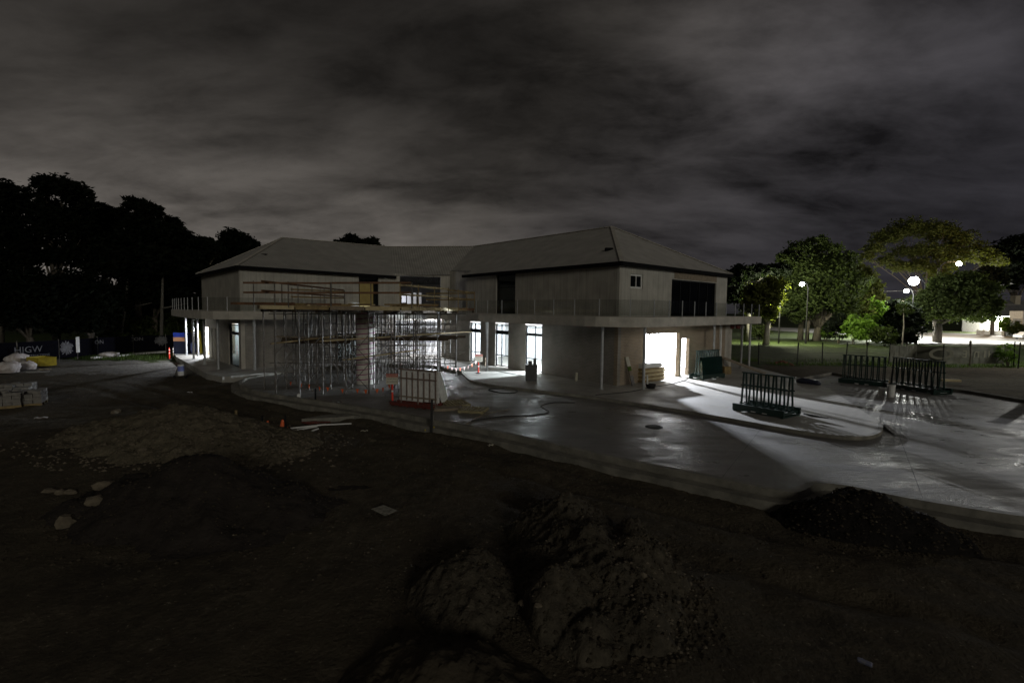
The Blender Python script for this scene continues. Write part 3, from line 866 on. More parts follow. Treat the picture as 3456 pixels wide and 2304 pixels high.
for i in range(-7, 7):
    for j in range(-4, 6):
        x, y = gp(i, j)
        if inside(x, y, DECK) and (x + 9.1) ** 2 + (y - 31.9) ** 2 > 1.0:
            posts[(i, j)] = (x, y)
np_ = 0
for (i, j), (x, y) in posts.items():
    np_ += 1
    mb = MB(); zb = -.12
    mb.tube([(x, y, zb), (x, y, 4.4)], .037, 6)
    mb.box(x - .09, y - .09, zb, x + .09, y + .09, zb + .02); mb.tube([(x, y, zb + .02), (x, y, zb + .32)], .045, 5)
    mb.box(x - .1, y - .07, 4.40, x + .1, y + .07, 4.42)
    mb.build('prop', 'galv', scf)
nb = 0
for (i, j) in sorted(posts, key=lambda k: k[1]):
    x, y = posts[(i, j)]
    # front bays carry cross braces, the bays behind carry ladder frames
    if (i + 1, j) in posts and nb < 98:
        x2, y2 = posts[(i + 1, j)]
        mb = MB()
        if j < 0:
            if (i + j) % 2 == 0:
                for z0, z1 in ((.1, 1.5), (1.7, 3.1)):
                    mb.tube([(x, y, z0), (x2, y2, z1)], .02, 4); mb.tube([(x, y, z1), (x2, y2, z0)], .02, 4)
                mb.build('cross_brace', 'galv', scf); nb += 1
        elif (i + j) % 2 == 0 or x > -8:
            for z in (.35, .8, 1.25, 1.7, 2.15, 2.6, 3.05, 3.5):
                mb.tube([(x, y, z), (x2, y2, z)], .021, 4)
            for f in (.33, .66):
                for z in (.35, 1.7, 3.05): mb.tube([(x + (x2 - x) * f, y + (y2 - y) * f, z - .2), (x + (x2 - x) * f, y + (y2 - y) * f, z + .75)], .02, 4)
            mb.build('ladder_frame', 'galv', scf); nb += 1
    if (i, j + 1) in posts and nb < 98 and (i % 3 == 0) and j < 3:
        x2, y2 = posts[(i, j + 1)]
        mb = MB()
        for z0, z1 in ((.2, 2.0),):
            mb.tube([(x, y, z0), (x2, y2, z1)], .018, 4); mb.tube([(x, y, z1), (x2, y2, z0)], .018, 4)
        mb.build('cross_brace', 'galv', scf); nb += 1
# deck: joists, ply and the edge boards
dk = MB(); dk.prism(DECK, 4.62, 4.66); dk.build('deck', 'ply', scf)
jm = MB()
for k in range(-8, 9):
    y = 33.5 + k * .9
    xs = [x / 10 for x in range(-160, -20) if inside(x / 10, y, DECK)]
    if xs: jm.box(xs[0] + .1, y - .05, 4.52, xs[-1] - .1, y + .05, 4.615)
for k in range(-5, 6):
    x = -9.2 + k * 1.25
    ys = [y / 10 for y in range(255, 420) if inside(x, y / 10, DECK)]
    if ys: jm.box(x - .07, ys[0] + .2, 4.33, x + .07, ys[-1] - .2, 4.515)
jm.build('joists', 'timber_dark', scf)
n = len(DECK)
cols = ['timber_pale', 'timber', 'plank', 'timber_pale', 'timber', 'timber_red']
kk = 0
for i in range(n):
    a = Vector((*DECK[i], 0)); b_ = Vector((*DECK[(i + 1) % n], 0)); L = (b_ - a).length; d = (b_ - a) / L
    o_ = Vector((d.y, -d.x, 0)) * .03
    m_ = max(1, round(L / 1.9))
    for k in range(m_):
        mb = MB(); p0 = a + o_ + d * (L * k / m_ + .04); p1 = a + o_ + d * (L * (k + 1) / m_ - .04)
        p0.z = p1.z = 4.585; mb.bar(p0, p1, .045, .2); mb.build('edge_board', cols[(kk * 7 + i) % 6 if i != 1 else 0], scf); kk += 1
# loose timbers on the deck
for k in range(20):
    x = random.uniform(-14.5, -5); y = random.uniform(27.2, 38)
    if not inside(x, y, DECK): continue
    a = random.uniform(-.5, .5) + (1.5 if k % 4 == 0 else 0); L = random.uniform(1.2, 2.4)
    mb = MB(); z = 4.72 + .1 * (k % 2); mb.bar((x - L / 2 * math.cos(a), y - L / 2 * math.sin(a), z), (x + L / 2 * math.cos(a), y + L / 2 * math.sin(a), z), .14, .1)
    mb.build('loose_board', cols[k % 6], scf)
for p_, q_, m_ in (((-15.9, 28.6, 4.78), (-11.8, 27.3, 4.78), 'timber_red'), ((-16.1, 30.6, 4.78), (-12.2, 29.8, 4.78), 'timber'), ((-15.6, 33.0, 4.78), (-11.4, 33.6, 4.82), 'timber_red')):
    mb = MB(); mb.bar(p_, q_, .16, .14); mb.build('loose_board', m_, scf)
# guard rails
GR = [((-14.0, 26.3), (-9.6, 26.6), (5.84, 5.34)), ((-9.7, 26.75), (-5.3, 26.35), (5.9, 5.38)), ((-12.7, 25.6), (-12.9, 38.6), (5.9, 5.42)), ((-5.9, 26.3), (-4.1, 32.0), (5.82, 5.32)),
      ((-4.1, 32.0), (-2.9, 38.0), (5.8, 5.3)), ((-2.9, 38.2), (-7.0, 41.0), (5.8, 5.3)), ((-14.9, 34), (-13, 39), (5.8, 5.3))]
for k, (a, b_, zs) in enumerate(GR):
    for z in zs:
        mb = MB(); mb.bar((*a, z), (*b_, z + .04), .05, .1); mb.build('guard_rail', 'timber_pale' if k in (3,) else 'timber' if k > 3 else 'timber_red', scf)
    L = (Vector(a) - Vector(b_)).length; m_ = max(1, round(L / 2.2))
    for j in range(m_ + 1):
        f = j / m_; x = a[0] + (b_[0] - a[0]) * f; y = a[1] + (b_[1] - a[1]) * f
        if k in (0, 2) and j == 0: x = x + (b_[0] - a[0]) * .1; y = y + (b_[1] - a[1]) * .1
        mb = MB(); mb.tube([(x + .04, y + .06, 4.6), (x + .04, y + .06, 5.95)], .028, 5); mb.build('guard_post', 'timber' if k in (3, 4) else 'galv', scf)
for p_, q_ in (((-14.4, 31.5, 2.6), (-4.2, 33.2, 2.62)), ((-14.2, 33.4, 2.55), (-3.8, 35.1, 2.6)), ((-13.4, 29.2, 2.6), (-9.6, 29.9, 2.6)), ((-12.6, 35.6, 2.6), (-3.4, 36.8, 2.6))):
    mb = MB(); mb.bar(p_, q_, .12, .2); mb.build('bearer', 'timber_dark', scf)
for k, y in enumerate((29.6, 31.6, 33.4, 35.2, 37.0)):
    for z in (1.3, 4.2):
        mb = MB(); mb.tube([(-14.3 + .2 * k, y, z), (-4.3 + .2 * k, y + 1.1, z + .05)], .024, 5); mb.build('ledger', 'galv', scf)
# working platforms part way up
for p_, q_, w_, m_ in (((-14.2, 30.2, 2.85), (-9.8, 29.8, 2.75), .5, 'plank'), ((-10.8, 28.2, 2.72), (-4.6, 31.8, 3.05), .35, 'timber_pale'), ((-11.4, 34.6, 2.8), (-4.4, 35.4, 2.9), .9, 'plank'),
                       ((-9.9, 29.4, 1.55), (-5.9, 31.9, 2.0), .28, 'timber_pale'), ((-4.6, 31.9, 3.05), (-2.9, 35, 3.05), .25, 'timber'), ((-12.6, 33.2, 2.7), (-9.2, 36.5, 2.7), .8, 'plank'),
                       ((-13.2, 27.5, 2.6), (-10.6, 29.9, 2.9), .22, 'timber'), ((-8, 34, 2.62), (-4.6, 38.5, 2.62), 1.2, 'plank'), ((-10.5, 36, 1.9), (-6.2, 36.6, 1.95), .6, 'plank')):
    mb = MB(); mb.bar(p_, q_, w_, .06); mb.build('platform_plank', m_, scf)

# striped cardboard column form in the middle
cf = empty('column_form', (-9.15, 31.4, -.12), 'fat round cardboard column form wound with purple tape, standing inside the scaffold', 'column form')
mb = MB(); mb.lathe((-9.15, 31.4, -.12), [(.57, 0), (.57, 4.6)], 28); mb.build('tube', 'tube_board', cf, smooth=False)
tp = MB(); nseg = 28; turns = 14
for a0 in (0,):
    vs = []; fs = []; n = nseg * turns
    for k in range(n + 1):
        a = 2 * math.pi * k / nseg; z = .02 + 4.4 * k / n
        for dz in (0, .055): vs.append((-9.15 + .578 * math.cos(a), 31.4 + .578 * math.sin(a), -.1 + z + dz))
    for k in range(n): fs.append((2 * k, 2 * k + 2, 2 * k + 3, 2 * k + 1))
    tp.add(vs, fs)
tp.build('tape', 'purple', cf)


# ------------------------------------------------------------------ sign bollards and bunting
def bollard(name, x, y, z, h, label, cat, group, sign=None, rz=0.0, body='red'):
    r = empty(name, (x, y, z), label, cat, group)
    b_ = MB(); b_.lathe((x, y, z + .06), [(.055, 0), (.05, h - .1), (.03, h - .06)], 12); b_.build('post', body, r)
    s = MB(); s.lathe((x, y, z), [(.2, 0), (.2, .035), (.09, .06)], 8); s.build('base', 'rubber', r)
    for f in ((.45, .72) if sign is None else (.42,)):
        k = MB(); k.lathe((x, y, z + .06 + h * f), [(.056, 0), (.056, .09)], 12); k.build('band', 'white', r)
    if sign:
        c, s_ = math.cos(rz), math.sin(rz); X = Vector((c, s_, 0)); Y = Vector((-s_, c, 0)); Z = Vector((0, 0, 1))
        cc = Vector((x, y, z + h + .12)) - Y * .07
        sb = MB(); sb.obox(cc, X, Y, Z, .3, .008, .27); so = sb.build('sign_board', 'sign_cream', r)
        hb = MB(); hb.obox(cc - Y * .01 + Z * .18, X, Y, Z, .292, .004, .082); hb.build('header', 'sign_red', so)
        text_mb('DANGER', .13, cc - Y * .016 - X * .255 + Z * .135, X, Z, .004).build('lettering', 'sign_cream', so)
        text_mb('SCAFFOLD', .1, cc - Y * .011 - X * .25 - Z * .02, X, Z, .004).build('lettering', 'black', so)
        text_mb('INCOMPLETE', .088, cc - Y * .011 - X * .27 - Z * .17, X, Z, .004).build('lettering', 'black', so)
    return r


M['sign_cream'] = mat('sign_cream', (.55, .52, .42), rough=.5)
M['sign_red'] = mat('sign_red', (.35, .03, .02), rough=.5)
bollard('sign_bollard', -6.03, 25.3, -.12, 1.05, 'red bollard with a danger sign beside the wrapped panel rack', 'bollard', 'sign bollards round the scaffold', True, .1)
bollard('sign_bollard', -2.4, 36.0, 0, 1.0, 'red bollard with a danger sign on the footpath, pink bunting tied to it', 'bollard', 'sign bollards round the scaffold', True, .5)


def bunting(name, pts, r, label, col, n):
    e = MB(); L = []
    for i in range(len(pts) - 1):
        a, b_ = Vector(pts[i]), Vector(pts[i + 1])
        for k in range(9): 
            f = k / 8; p_ = a.lerp(b_, f); p_.z -= r * 4 * f * (1 - f); L.append(p_)
    root = empty(name, L[0], label, 'bunting')
    e.tube(L, .011, 4); e.build('cord', 'white' if col != 'orange' else 'plank', root)
    for k in range(n):
        f = (k + .5) / n * (len(L) - 1); i = int(f); p_ = L[i].lerp(L[min(i + 1, len(L) - 1)], f - i)
        d = (L[min(i + 1, len(L) - 1)] - L[max(i - 1, 0)]); d.z = 0; d.normalize()
        fl = MB(); s = .1
        a, b_, c = p_ - d * s, p_ + d * s, p_ + Vector((0, 0, -.24)); nn = Vector((-d.y, d.x, 0)) * .004
        fl.add([a - nn, b_ - nn, c - nn, a + nn, b_ + nn, c + nn], [(0, 1, 2), (5, 4, 3), (0, 3, 4, 1), (1, 4, 5, 2), (2, 5, 3, 0)])
        fl.build('flag', 'orange' if (col == 'orange' or k % 3 == 0) else 'pink_white', root)
    return root


M['pink_white'] = mat('pink_white', (.8, .55, .5), rough=.6)
bunting('bunting', [(-4.35, 33.0, .92), (-2.45, 35.95, 1.0)], .38, 'sagging white cord with pale pink flags between scaffold and sign bollard', 'pink', 8)
bunting('bunting', [(-13.2, 29.2, .35), (-11.6, 28.3, .3), (-10, 27.2, .28), (-8.2, 26.6, .3), (-6.9, 26.2, .4), (-6.05, 25.4, .85)], .05, 'line of small orange flags strung low round the front of the scaffold', 'orange', 11)

# ------------------------------------------------------------------ wrapped panel rack on a red steel base
u = Vector((2.13, -1.03, 0)).normalized(); v_ = Vector((-u.y, u.x, 0)); Z = Vector((0, 0, 1))
rk = empty('panel_rack', (-4.5, 24.3, -.12), 'rack of upright pale panels shrink wrapped in plastic on a red steel base', 'panel rack')
c0 = Vector((-4.5, 24.3, -.12))
M['wrap'] = mat('wrap', (.82, .82, .80), (.62, .62, .6), rough=.22, rough2=.6, scale=5, bump=1.0, bscale=9, dist=.04)
M['panel'] = mat('panel', (.8, .82, .8), (.62, .64, .62), scale=2, rough=.6)
for k in range(5):
    mb = MB(); mb.obox(c0 + u * (-.92 + .46 * k) + Z * .98 + v_ * .02, u, v_, Z, .225, .05, .78 - (.03 if k > 2 else 0)); mb.build('panel', 'panel' if k in (0,) else 'wrap', rk)
mb = MB(); mb.bar(c0 + u * 1.0 + v_ * .12 + Z * 1.6, c0 + u * 1.0 + v_ * .75 + Z * .2, .05, .5, up=(0, 0, 1)); mb.build('panel', 'panel', rk)
for k in range(7):
    mb = MB(); mb.obox(c0 + u * (-1.0 + .34 * k) + Z * .95 - v_ * .09, u, v_, Z, .022, .025, .86); mb.build('upright', 'red_brown', rk) if 'red_brown' in M else None
M['red_brown'] = mat('red_brown', (.26, .19, .16), (.16, .12, .10), scale=7, rough=.7)
for k in range(7):
    mb = MB(); mb.obox(c0 + u * (-1.0 + .34 * k) + Z * .95 - v_ * .09, u, v_, Z, .022, .025, .86 if k % 3 == 0 else .7); mb.build('upright', 'red_brown', rk)
for z in (1.76, 1.32, .42):
    mb = MB(); mb.obox(c0 + Z * z - v_ * .13, u, v_, Z, 1.12, .015, .03); mb.build('cross_bar', 'red_brown' if z > .5 else 'plank', rk)
for s in (-.55, 0, .55):
    mb = MB(); mb.obox(c0 + v_ * s + Z * .11, u, v_, Z, 1.3, .05, .07); mb.build('base_rail', 'red_dirty', rk)
for k in range(6):
    mb = MB(); mb.obox(c0 + u * (-1.15 + .46 * k) + Z * .04, u, v_, Z, .05, .62, .035); mb.build('base_bearer', 'red_dirty', rk)


# ------------------------------------------------------------------ timber pallets
def pallet(x, y, z, rz, label, tilt=0):
    r = empty('pallet', (x, y, z), label, 'pallet', 'pallets lying on the driveway', rz); r.rotation_euler = (tilt, 0, rz)
    for k in range(7):
        m_ = MB(); m_.box(-.6 + k * .18, -.55, .115, -.6 + k * .18 + .11, .55, .137); m_.build('deck_board', 'pallet_wood', r, local=True)
    for yy in (-.52, 0, .46):
        m_ = MB(); m_.box(-.6, yy, .022, .6, yy + .06, .113); m_.build('bearer', 'pallet_wood', r, local=True)
    for k in (-.55, 0, .48):
        m_ = MB(); m_.box(k, -.55, 0, k + .1, .55, .02); m_.build('bottom_board', 'pallet_wood', r, local=True)


M['pallet_wood'] = mat('pallet_wood', (.36, .31, .17), (.22, .19, .11), scale=7, rough=.85)
pallet(-2.75, 24.4, -.08, .5, 'timber pallet lying flat with its slats facing up, next to the panel rack', .06)
pallet(-1.75, 23.1, -.12, -.2, 'timber pallet nearest the kerb with its long side lit', 0)
pl = MB(); pl.box(-3.7, 23.1, -.115, -2.3, 24.0, .0, rot=.3); 
tag(pl.build('timber_bundle', 'plank'), 'low dark bundle of timber between the two pallets and the rack', 'timber')

# ------------------------------------------------------------------ hoses on the wet slab
def hose(name, pix, r, label, z=-.1, cat='hose', m='rubber', n=8):
    pts = [G(px, py, z) for px, py in pix]
    L = smooth_line([(p.x, p.y) for p in pts], n)
    mb = MB(); mb.tube([(x, y, z) for x, y in L], r, 5); o = mb.build(name, m); return tag(o, label, cat)


hose('hose', [(1650, 1315), (1690, 1325), (1735, 1325), (1745, 1318), (1715, 1311), (1665, 1311), (1648, 1316), (1680, 1324)], .022, 'black hose coiled in a flat loop by the footpath kerb')
hose('hose', [(1590, 1420), (1680, 1406), (1760, 1402), (1815, 1398), (1848, 1392), (1850, 1386), (1828, 1374), (1830, 1367), (1868, 1358), (1940, 1358)], .02, 'black hose snaking through the puddles in the middle of the driveway')
hose('cable', [(1560, 1440), (1610, 1408), (1660, 1392), (1720, 1380)], .013, 'thin pale cable running off the slab edge behind the pallets', m='plank')
hose('cable', [(2010, 1332), (2120, 1322), (2190, 1308), (2260, 1296), (2312, 1282), (2318, 1274)], .02, 'black cable on the footpath leading into the bright doorway', z=.02)

# manhole, gully covers
mh = MB(); p_ = G(2207, 1440, -.115); mh.lathe((p_.x, p_.y, -.118), [(.36, 0), (.36, .012), (.3, .016)], 20); tag(mh.build('manhole_cover', 'dark_metal'), 'round dark manhole cover in the wet driveway', 'manhole cover')


# ------------------------------------------------------------------ green glazing stillages
def stillage(c, rz, L, H, label, n=7, loaded=False, D=.75):
    c = Vector(c); r = empty('glazing_rack', c, label, 'glazing rack', 'green steel glazing racks', rz)
    f = 'green_steel'
    for s in (-1, 1):
        m_ = MB(); m_.box(-L / 2, s * D - .06, .06, L / 2, s * D + .06, .34); m_.build('base_beam', f, r, local=True)
    for k in range(n):
        x = -L / 2 + .12 + (L - .24) * k / (n - 1)
        m_ = MB()
        for s in (-1, 1):
            m_.bar((x + s * .02, s * D * .27, .24), (x + s * .02, s * .07, H), .075, .06, up=(1, 0, 0))
        m_.build('frame_leg', f, r, local=True)
        m_ = MB(); m_.box(x - .04, -D, .1, x + .04, D, .2); m_.build('base_bearer', f, r, local=True)
    for z, k in ((H, .1), (H * .66, .3), (.3, .62)):
        for s in (-1, 1):
            yy = s * (D * .27 + (.07 - D * .27) * ((z - .24) / (H - .24)))
            m_ = MB(); m_.box(-L / 2, yy - .022, z - .025, L / 2, yy + .022, z + .025); m_.build('rail', f, r, local=True)
    for s in (-1, 1):
        m_ = MB(); m_.box(s * (L / 2 - .08) - .06, -D - .05, 0, s * (L / 2 - .08) + .06, D + .05, .058); m_.build('foot', f, r, local=True)
    for k in range(2):
        m_ = MB(); x = -L * .12 + k * L * .22; m_.box(x, -D - .075, .08, x + .22, -D - .064, .12); m_.build('pad', 'white', r, local=True)
    for k, x in enumerate((-L / 2 + .1, L / 2 - .14)):
        m_ = MB()
        for j in range(9): m_.box(x - .02, -D * .30 + (D * .2) * (j / 9) - .07, .35 + j * (H - .7) / 9, x + .02, -D * .30 + (D * .2) * (j / 9) - .05, .35 + j * (H - .7) / 9 + .06)
        m_.build('strap_ratchet', 'galv', r, local=True)
    if loaded:
        m_ = MB()
        for j in range(5): m_.bar((0, -D * .66 - j * .03, .3), (0, -.2 - j * .03, H * .78), L - .2, .018, up=(0, -1, .3))
        m_.build('glass_sheet', 'green_glass', r, local=True)
    return r


M['green_glass'] = mat('green_glass', (.006, .026, .021), (.005, .018, .015), rough=.12, scale=3)
d_ = Vector((12.43 - 11.01, 22.0 - 23.92, 0))
stillage((11.75, 23.0, 0), math.atan2(d_.y, d_.x), 2.35, 1.75, 'empty green steel glazing rack standing in the beam of light from the doorway', 7)
d_ = Vector((14.61 - 11.98, 35.86 - 34.1, 0))
stillage((13.6, 34.85, 0), math.atan2(d_.y, d_.x), 2.5, 1.95, 'green glazing rack loaded with glass, parked against the brick wall by the doorway', 9, True, .5)
stillage((23.6, 33.6, -.12), math.atan2(-1.53, 1.46), 2.5, 1.9, 'farther left of the two dark green racks at the back edge of the slab', 8)
stillage((25.1, 31.0, -.12), math.atan2(-2.9, .9), 3.0, 1.95, 'nearer right of the two dark green racks at the back edge of the slab', 9)

# ------------------------------------------------------------------ things in and by the doorway
# stack of timber sheets with a pack of foam boards on top
st = empty('board_stack', (8.9, 32.0, 0), 'stack of yellowish timber boards lying at the mouth of the bright doorway', 'board stack')
dd = Vector((.8, .6, 0)); nn = Vector((-.6, .8, 0))
for k in range(7):
    m_ = MB(); z = .12 + k * .125; cc = Vector((9.0, 33.0, z)) + dd * random.uniform(-.12, .12)
    m_.obox(cc, dd, nn, Z, 1.1, .55, .05); m_.build('board', 'timber_pale' if k % 2 else 'timber', st)
    if k in (0, 3, 5):
        for s in (-1, 1):
            m_ = MB(); m_.obox(Vector((9.0, 33.0, z - .062)) + dd * s, dd, nn, Z, .05, .45, .0118); m_.build('spacer', 'plank', st)
fm = empty('foam_pack', (9.0, 33.0, .93), 'white foam boards in a pack on top of the timber stack in the doorway', 'foam pack')
for k in range(3):
    m_ = MB(); m_.obox(Vector((8.9, 32.9, 1.0 + k * .1)), dd, nn, Z, 1.0, .42, .046); m_.build('board', 'white', fm)
# paint smeared level / trowel board leaning on the brick wall
lv = empty('leaning_board', (7.2, 31.1, 0), 'narrow pale board with a yellow middle leaning on the brick wall left of the doorway', 'board')
pa = Vector((7.55, 30.95, .02)); pb = Vector((7.15, 31.22, 1.75))
for a_, b_, m__ in ((0, .35, 'galv'), (.36, .5, 'plank'), (.51, .66, 'leaf_light'), (.67, 1, 'sign_cream')):
    m_ = MB(); m_.bar(pa.lerp(pb, a_), pa.lerp(pb, b_), .3, .05, up=(.6, -.75, 0)); m_.build('board_section', m__, lv)
# broom head / mixing tub
tb = empty('mortar_tub', (8.2, 29.9, 0), 'small black tub with an upright white pipe on the footpath before the doorway', 'tub')
m_ = MB(); m_.lathe((8.35, 30.0, 0), [(.24, 0), (.31, .24), (.3, .26), (.22, .05)], 14); m_.build('tub', 'black', tb)
m_ = MB(); m_.tube([(8.15, 29.95, .05), (8.12, 29.97, .8)], .05, 8); m_.build('pipe', 'white', tb)
# ladder inside the doorway
ld = empty('step_ladder', (11.6, 37.4, 0), 'thin step ladder standing inside the bright doorway', 'ladder')
for s in (-.22, .22):
    m_ = MB(); m_.bar((11.2 + s, 37.4, 0), (11.25 + s * .7, 37.7, 1.9), .04, .06); m_.build('stile', 'galv', ld)
m_ = MB()
for k in range(6): m_.bar((10.98 + .01 * k, 37.43 + .05 * k, .28 + .3 * k), (11.42 - .01 * k, 37.43 + .05 * k, .28 + .3 * k), .05, .025)
m_.build('rungs', 'galv', ld)
for k, (pix, lab) in enumerate(((((2226, 1118), (2229, 1160), (2215, 1205)), 'dark cable hanging in the bright doorway'), (((2192, 1120), (2190, 1165), (2200, 1200)), 'pale plastic sheet strip hanging in the bright doorway'))):
    pts = [V(px, py, 36.0 + k) for px, py in pix]; pts[0].z = 3.69
    m_ = MB(); m_.tube([pts[0], pts[0].lerp(pts[1], .5), pts[1], pts[2]], .028 if k == 0 else .07, 6); tag(m_.build('hanging_cable' if k == 0 else 'plastic_strip', 'black' if k == 0 else 'white'), lab, 'cable' if k == 0 else 'plastic strip')
# dark wrapped pallet by the W3 door
bx = empty('site_bin', (1.3, 33.3, 0), 'dark grey bin filled with rubbish outside the glazed door on the footpath', 'bin')
p0 = G(1792, 1283); m_ = MB(); m_.lathe((p0.x, p0.y, 0), [(.40, 0), (.46, .06), (.40, 1.0), (.43, 1.04)], 4); m_.build('body', 'bin_grey', bx) if 'bin_grey' in M else None
M['bin_grey'] = mat('bin_grey', (.05, .052, .055), (.08, .08, .08), scale=6, rough=.5)
m_ = MB(); c1 = Vector((p0.x, p0.y, 0))
vs = []
for hw, z in ((.36, 0), (.40, 1.05)):
    for sx, sy in ((-1, -1), (1, -1), (1, 1), (-1, 1)): vs.append(c1 + Vector((sx * hw, sy * hw, z)))
m_.add(vs, [(0, 1, 5, 4), (1, 2, 6, 5), (2, 3, 7, 6), (3, 0, 4, 7), (3, 2, 1, 0), (4, 5, 6, 7)]); m_.build('body', 'bin_grey', bx)
m_ = MB()
for k in range(5):
    a = random.uniform(-.25, .2); m_.box(c1.x + a, c1.y - .2 + k * .08, 1.0, c1.x + a + .18, c1.y - .14 + k * .08, 1.15 + random.uniform(0, .3), rot=random.uniform(-.4, .4))
m_.build('rubbish', 'bin_grey', bx)
pc = MB(); p0 = G(1944, 1285); pc.tube([(p0.x, p0.y, 0), (p0.x + .03, p0.y, .55)], .09, 10); tag(pc.build('pipe_stub', 'sign_cream'), 'short pale pipe stub standing by the foot of the brick wall', 'pipe')
pc = MB(); p0 = G(1638, 1236); pc.tube([(p0.x, p0.y, 0), (p0.x, p0.y, .7)], .09, 8); tag(pc.build('pipe_stub', 'plank'), 'short grey pipe standing between the two tall windows', 'pipe')

# planks and ramp right of the building
rp_ = empty('plank_ramp', (17.5, 36, 0), 'dark wide plank propped as a ramp against the pale pier', 'ramp')
m_ = MB(); m_.bar(G(2432, 1250) + Vector((0, .3, 1.1)), G(2580, 1262) + Vector((0, 0, .06)), .75, .06); m_.build('plank', 'plank', rp_)
m_ = MB(); q = G(2445, 1262); m_.box(q.x, q.y, 0, q.x + .5, q.y + .4, .55); m_.build('prop_block', 'timber', rp_)
for pa, pb, m__, lab in (((2572, 1266), (2622, 1272), 'timber_pale', 'pale beam lying behind the empty rack'), ((2412, 1272), (2462, 1256), 'timber', 'short timber on the ground beside the loaded rack'),
                         ((2940, 1284), (3004, 1292), 'timber', 'timber lying between the two dark racks'), ((3176, 1284), (3240, 1286), 'timber_pale', 'pale plank lying past the dark racks in the grass')):
    m_ = MB(); p1 = G(*pa); p2 = G(*pb); p1.z = p2.z = .04; m_.bar(p1, p2, .3, .14); tag(m_.build('timber_beam', m__), lab, 'timber')
m_ = MB(); p1 = G(2712, 1397, .03); p2 = G(2855, 1418, .03)
p2.z = -.06; p1.z = .05
m_.tube([p1, p2], .035, 8); tag(m_.build('dark_pole', 'black'), 'long thin black pole lying on the concrete right of the empty rack', 'pole')
# tarpaulin bundle
tq = MB(); a = G(2690, 1290); b_ = G(2768, 1300)
L = [a.lerp(b_, k / 8) + Vector((0, 0, .12)) for k in range(9)]
tq.tube(L, [.12, .2, .26, .22, .24, .2, .16, .18, .1], 9); tag(tq.build('tarpaulin_roll', 'navy', smooth=True), 'dark glossy tarpaulin roll lying behind the empty rack', 'tarpaulin')


def bucket(px, py, label, h=.38, r=.16, z=-.12, lying=False):
    p = G(px, py, z); e = empty('bucket', p, label, 'bucket')
    m_ = MB(); m_.lathe((p.x, p.y, z), [(r * .85, 0), (r, h), (r * 1.05, h), (r * 1.05, h + .03), (r * .9, h + .03)], 14); m_.build('body', 'white', e)
    m_ = MB(); m_.tube([(p.x + r * math.cos(t_), p.y - .02, z + h + .02 + .02 * math.sin(t_)) for t_ in [k * math.pi / 6 for k in range(7)]], .008, 4); m_.build('handle', 'galv', e)


bucket(3006, 1343, 'tall white bucket standing on the slab in front of the two dark racks', .72, .2)
bucket(2976, 1338, 'dull white bucket just left of the tall white bucket', .5, .19)
# bricks heap
bh = MB()
p = G(2640, 1232, -.1)
for k in range(26):
    a = random.uniform(0, 6.28); r_ = random.uniform(0, .9); bh.box(p.x + r_ * math.cos(a) - .11, p.y + r_ * math.sin(a) - .05, (1 - r_) * .35 - .1, p.x + r_ * math.cos(a) + .11, p.y + r_ * math.sin(a) + .05, (1 - r_) * .35 - .02, rot=a)
M['terracotta'] = mat('terracotta', (.22, .08, .045), (.14, .06, .04), scale=4, rough=.9)
tag(bh.build('brick_heap', 'terracotta'), 'low heap of orange brown bricks in the dark beyond the columns', 'bricks')
# red round things under the slab at right
for px, lab in ((2471, 'left of the two small red boxes hanging under the slab corner'), (2491, 'right of the two small red boxes hanging under the slab corner')):
    p = V(px, 1098, 40.5); m_ = MB(); m_.lathe((p.x, p.y, SB - .4), [(.16, 0), (.2, .08), (.2, .3), (.12, .38)], 12); tag(m_.build('red_fitting', 'red_dirty'), lab, 'fitting')

# bars of a black survey post near the kerb
sp_ = empty('marker_post', (-3.22, 20.1, -.45), 'tall black post with yellow caps at its foot before the kerb', 'post')
m_ = MB(); m_.bar((-3.22, 20.1, -.5), (-3.2, 20.1, .95), .09, .06, up=(0, 1, 0)); m_.build('post', 'black', sp_)
m_ = MB(); m_.bar((-3.14, 20.08, -.45), (-3.13, 20.08, .35), .03, .03, up=(0, 1, 0)); m_.build('stake', 'galv', sp_)
for dx in (-.25, .1):
    m_ = MB(); m_.lathe((-3.2 + dx, 20.0, -.3 + (.12 if dx > 0 else 0)), [(.02, 0), (.03, .03), (.02, .06)], 8); m_.build('cap', 'yellow', sp_)

# ------------------------------------------------------------------ left hand yard


yc = empty('yellow_bin', (-36.5, 40.3, -.35), 'bright yellow steel waste bin beside the white bulk bags', 'bin')
q0 = G(128, 1238, -.35); q1 = G(191, 1233, -.35); dx = (q1 - q0).normalized(); dy = Vector((-dx.y, dx.x, 0))
wd = (q1 - q0).length; cc = (q0 + q1) / 2 + dy * .8
for o_, hx, hy in ((-dy * .8, wd / 2, .03), (dy * .8, wd / 2, .03)):
    m_ = MB(); m_.obox(cc + o_ + Z * .36, dx, dy, Z, hx, hy, .34); m_.build('side', 'yellow', yc)
for s in (-1, 1):
    m_ = MB(); m_.obox(cc + dx * s * (wd / 2 - .03) + Z * .36, dx, dy, Z, .03, .765, .34); m_.build('end', 'yellow', yc)
m_ = MB(); m_.obox(cc + Z * .05, dx, dy, Z, wd / 2 - .07, .76, .03); m_.build('floor', 'yellow', yc)
for s in (-1, 1):
    m_ = MB(); m_.obox(cc + dy * s * .835 + Z * .68, dx, dy, Z, wd / 2, .03, .035); m_.build('rim', 'yellow', yc)


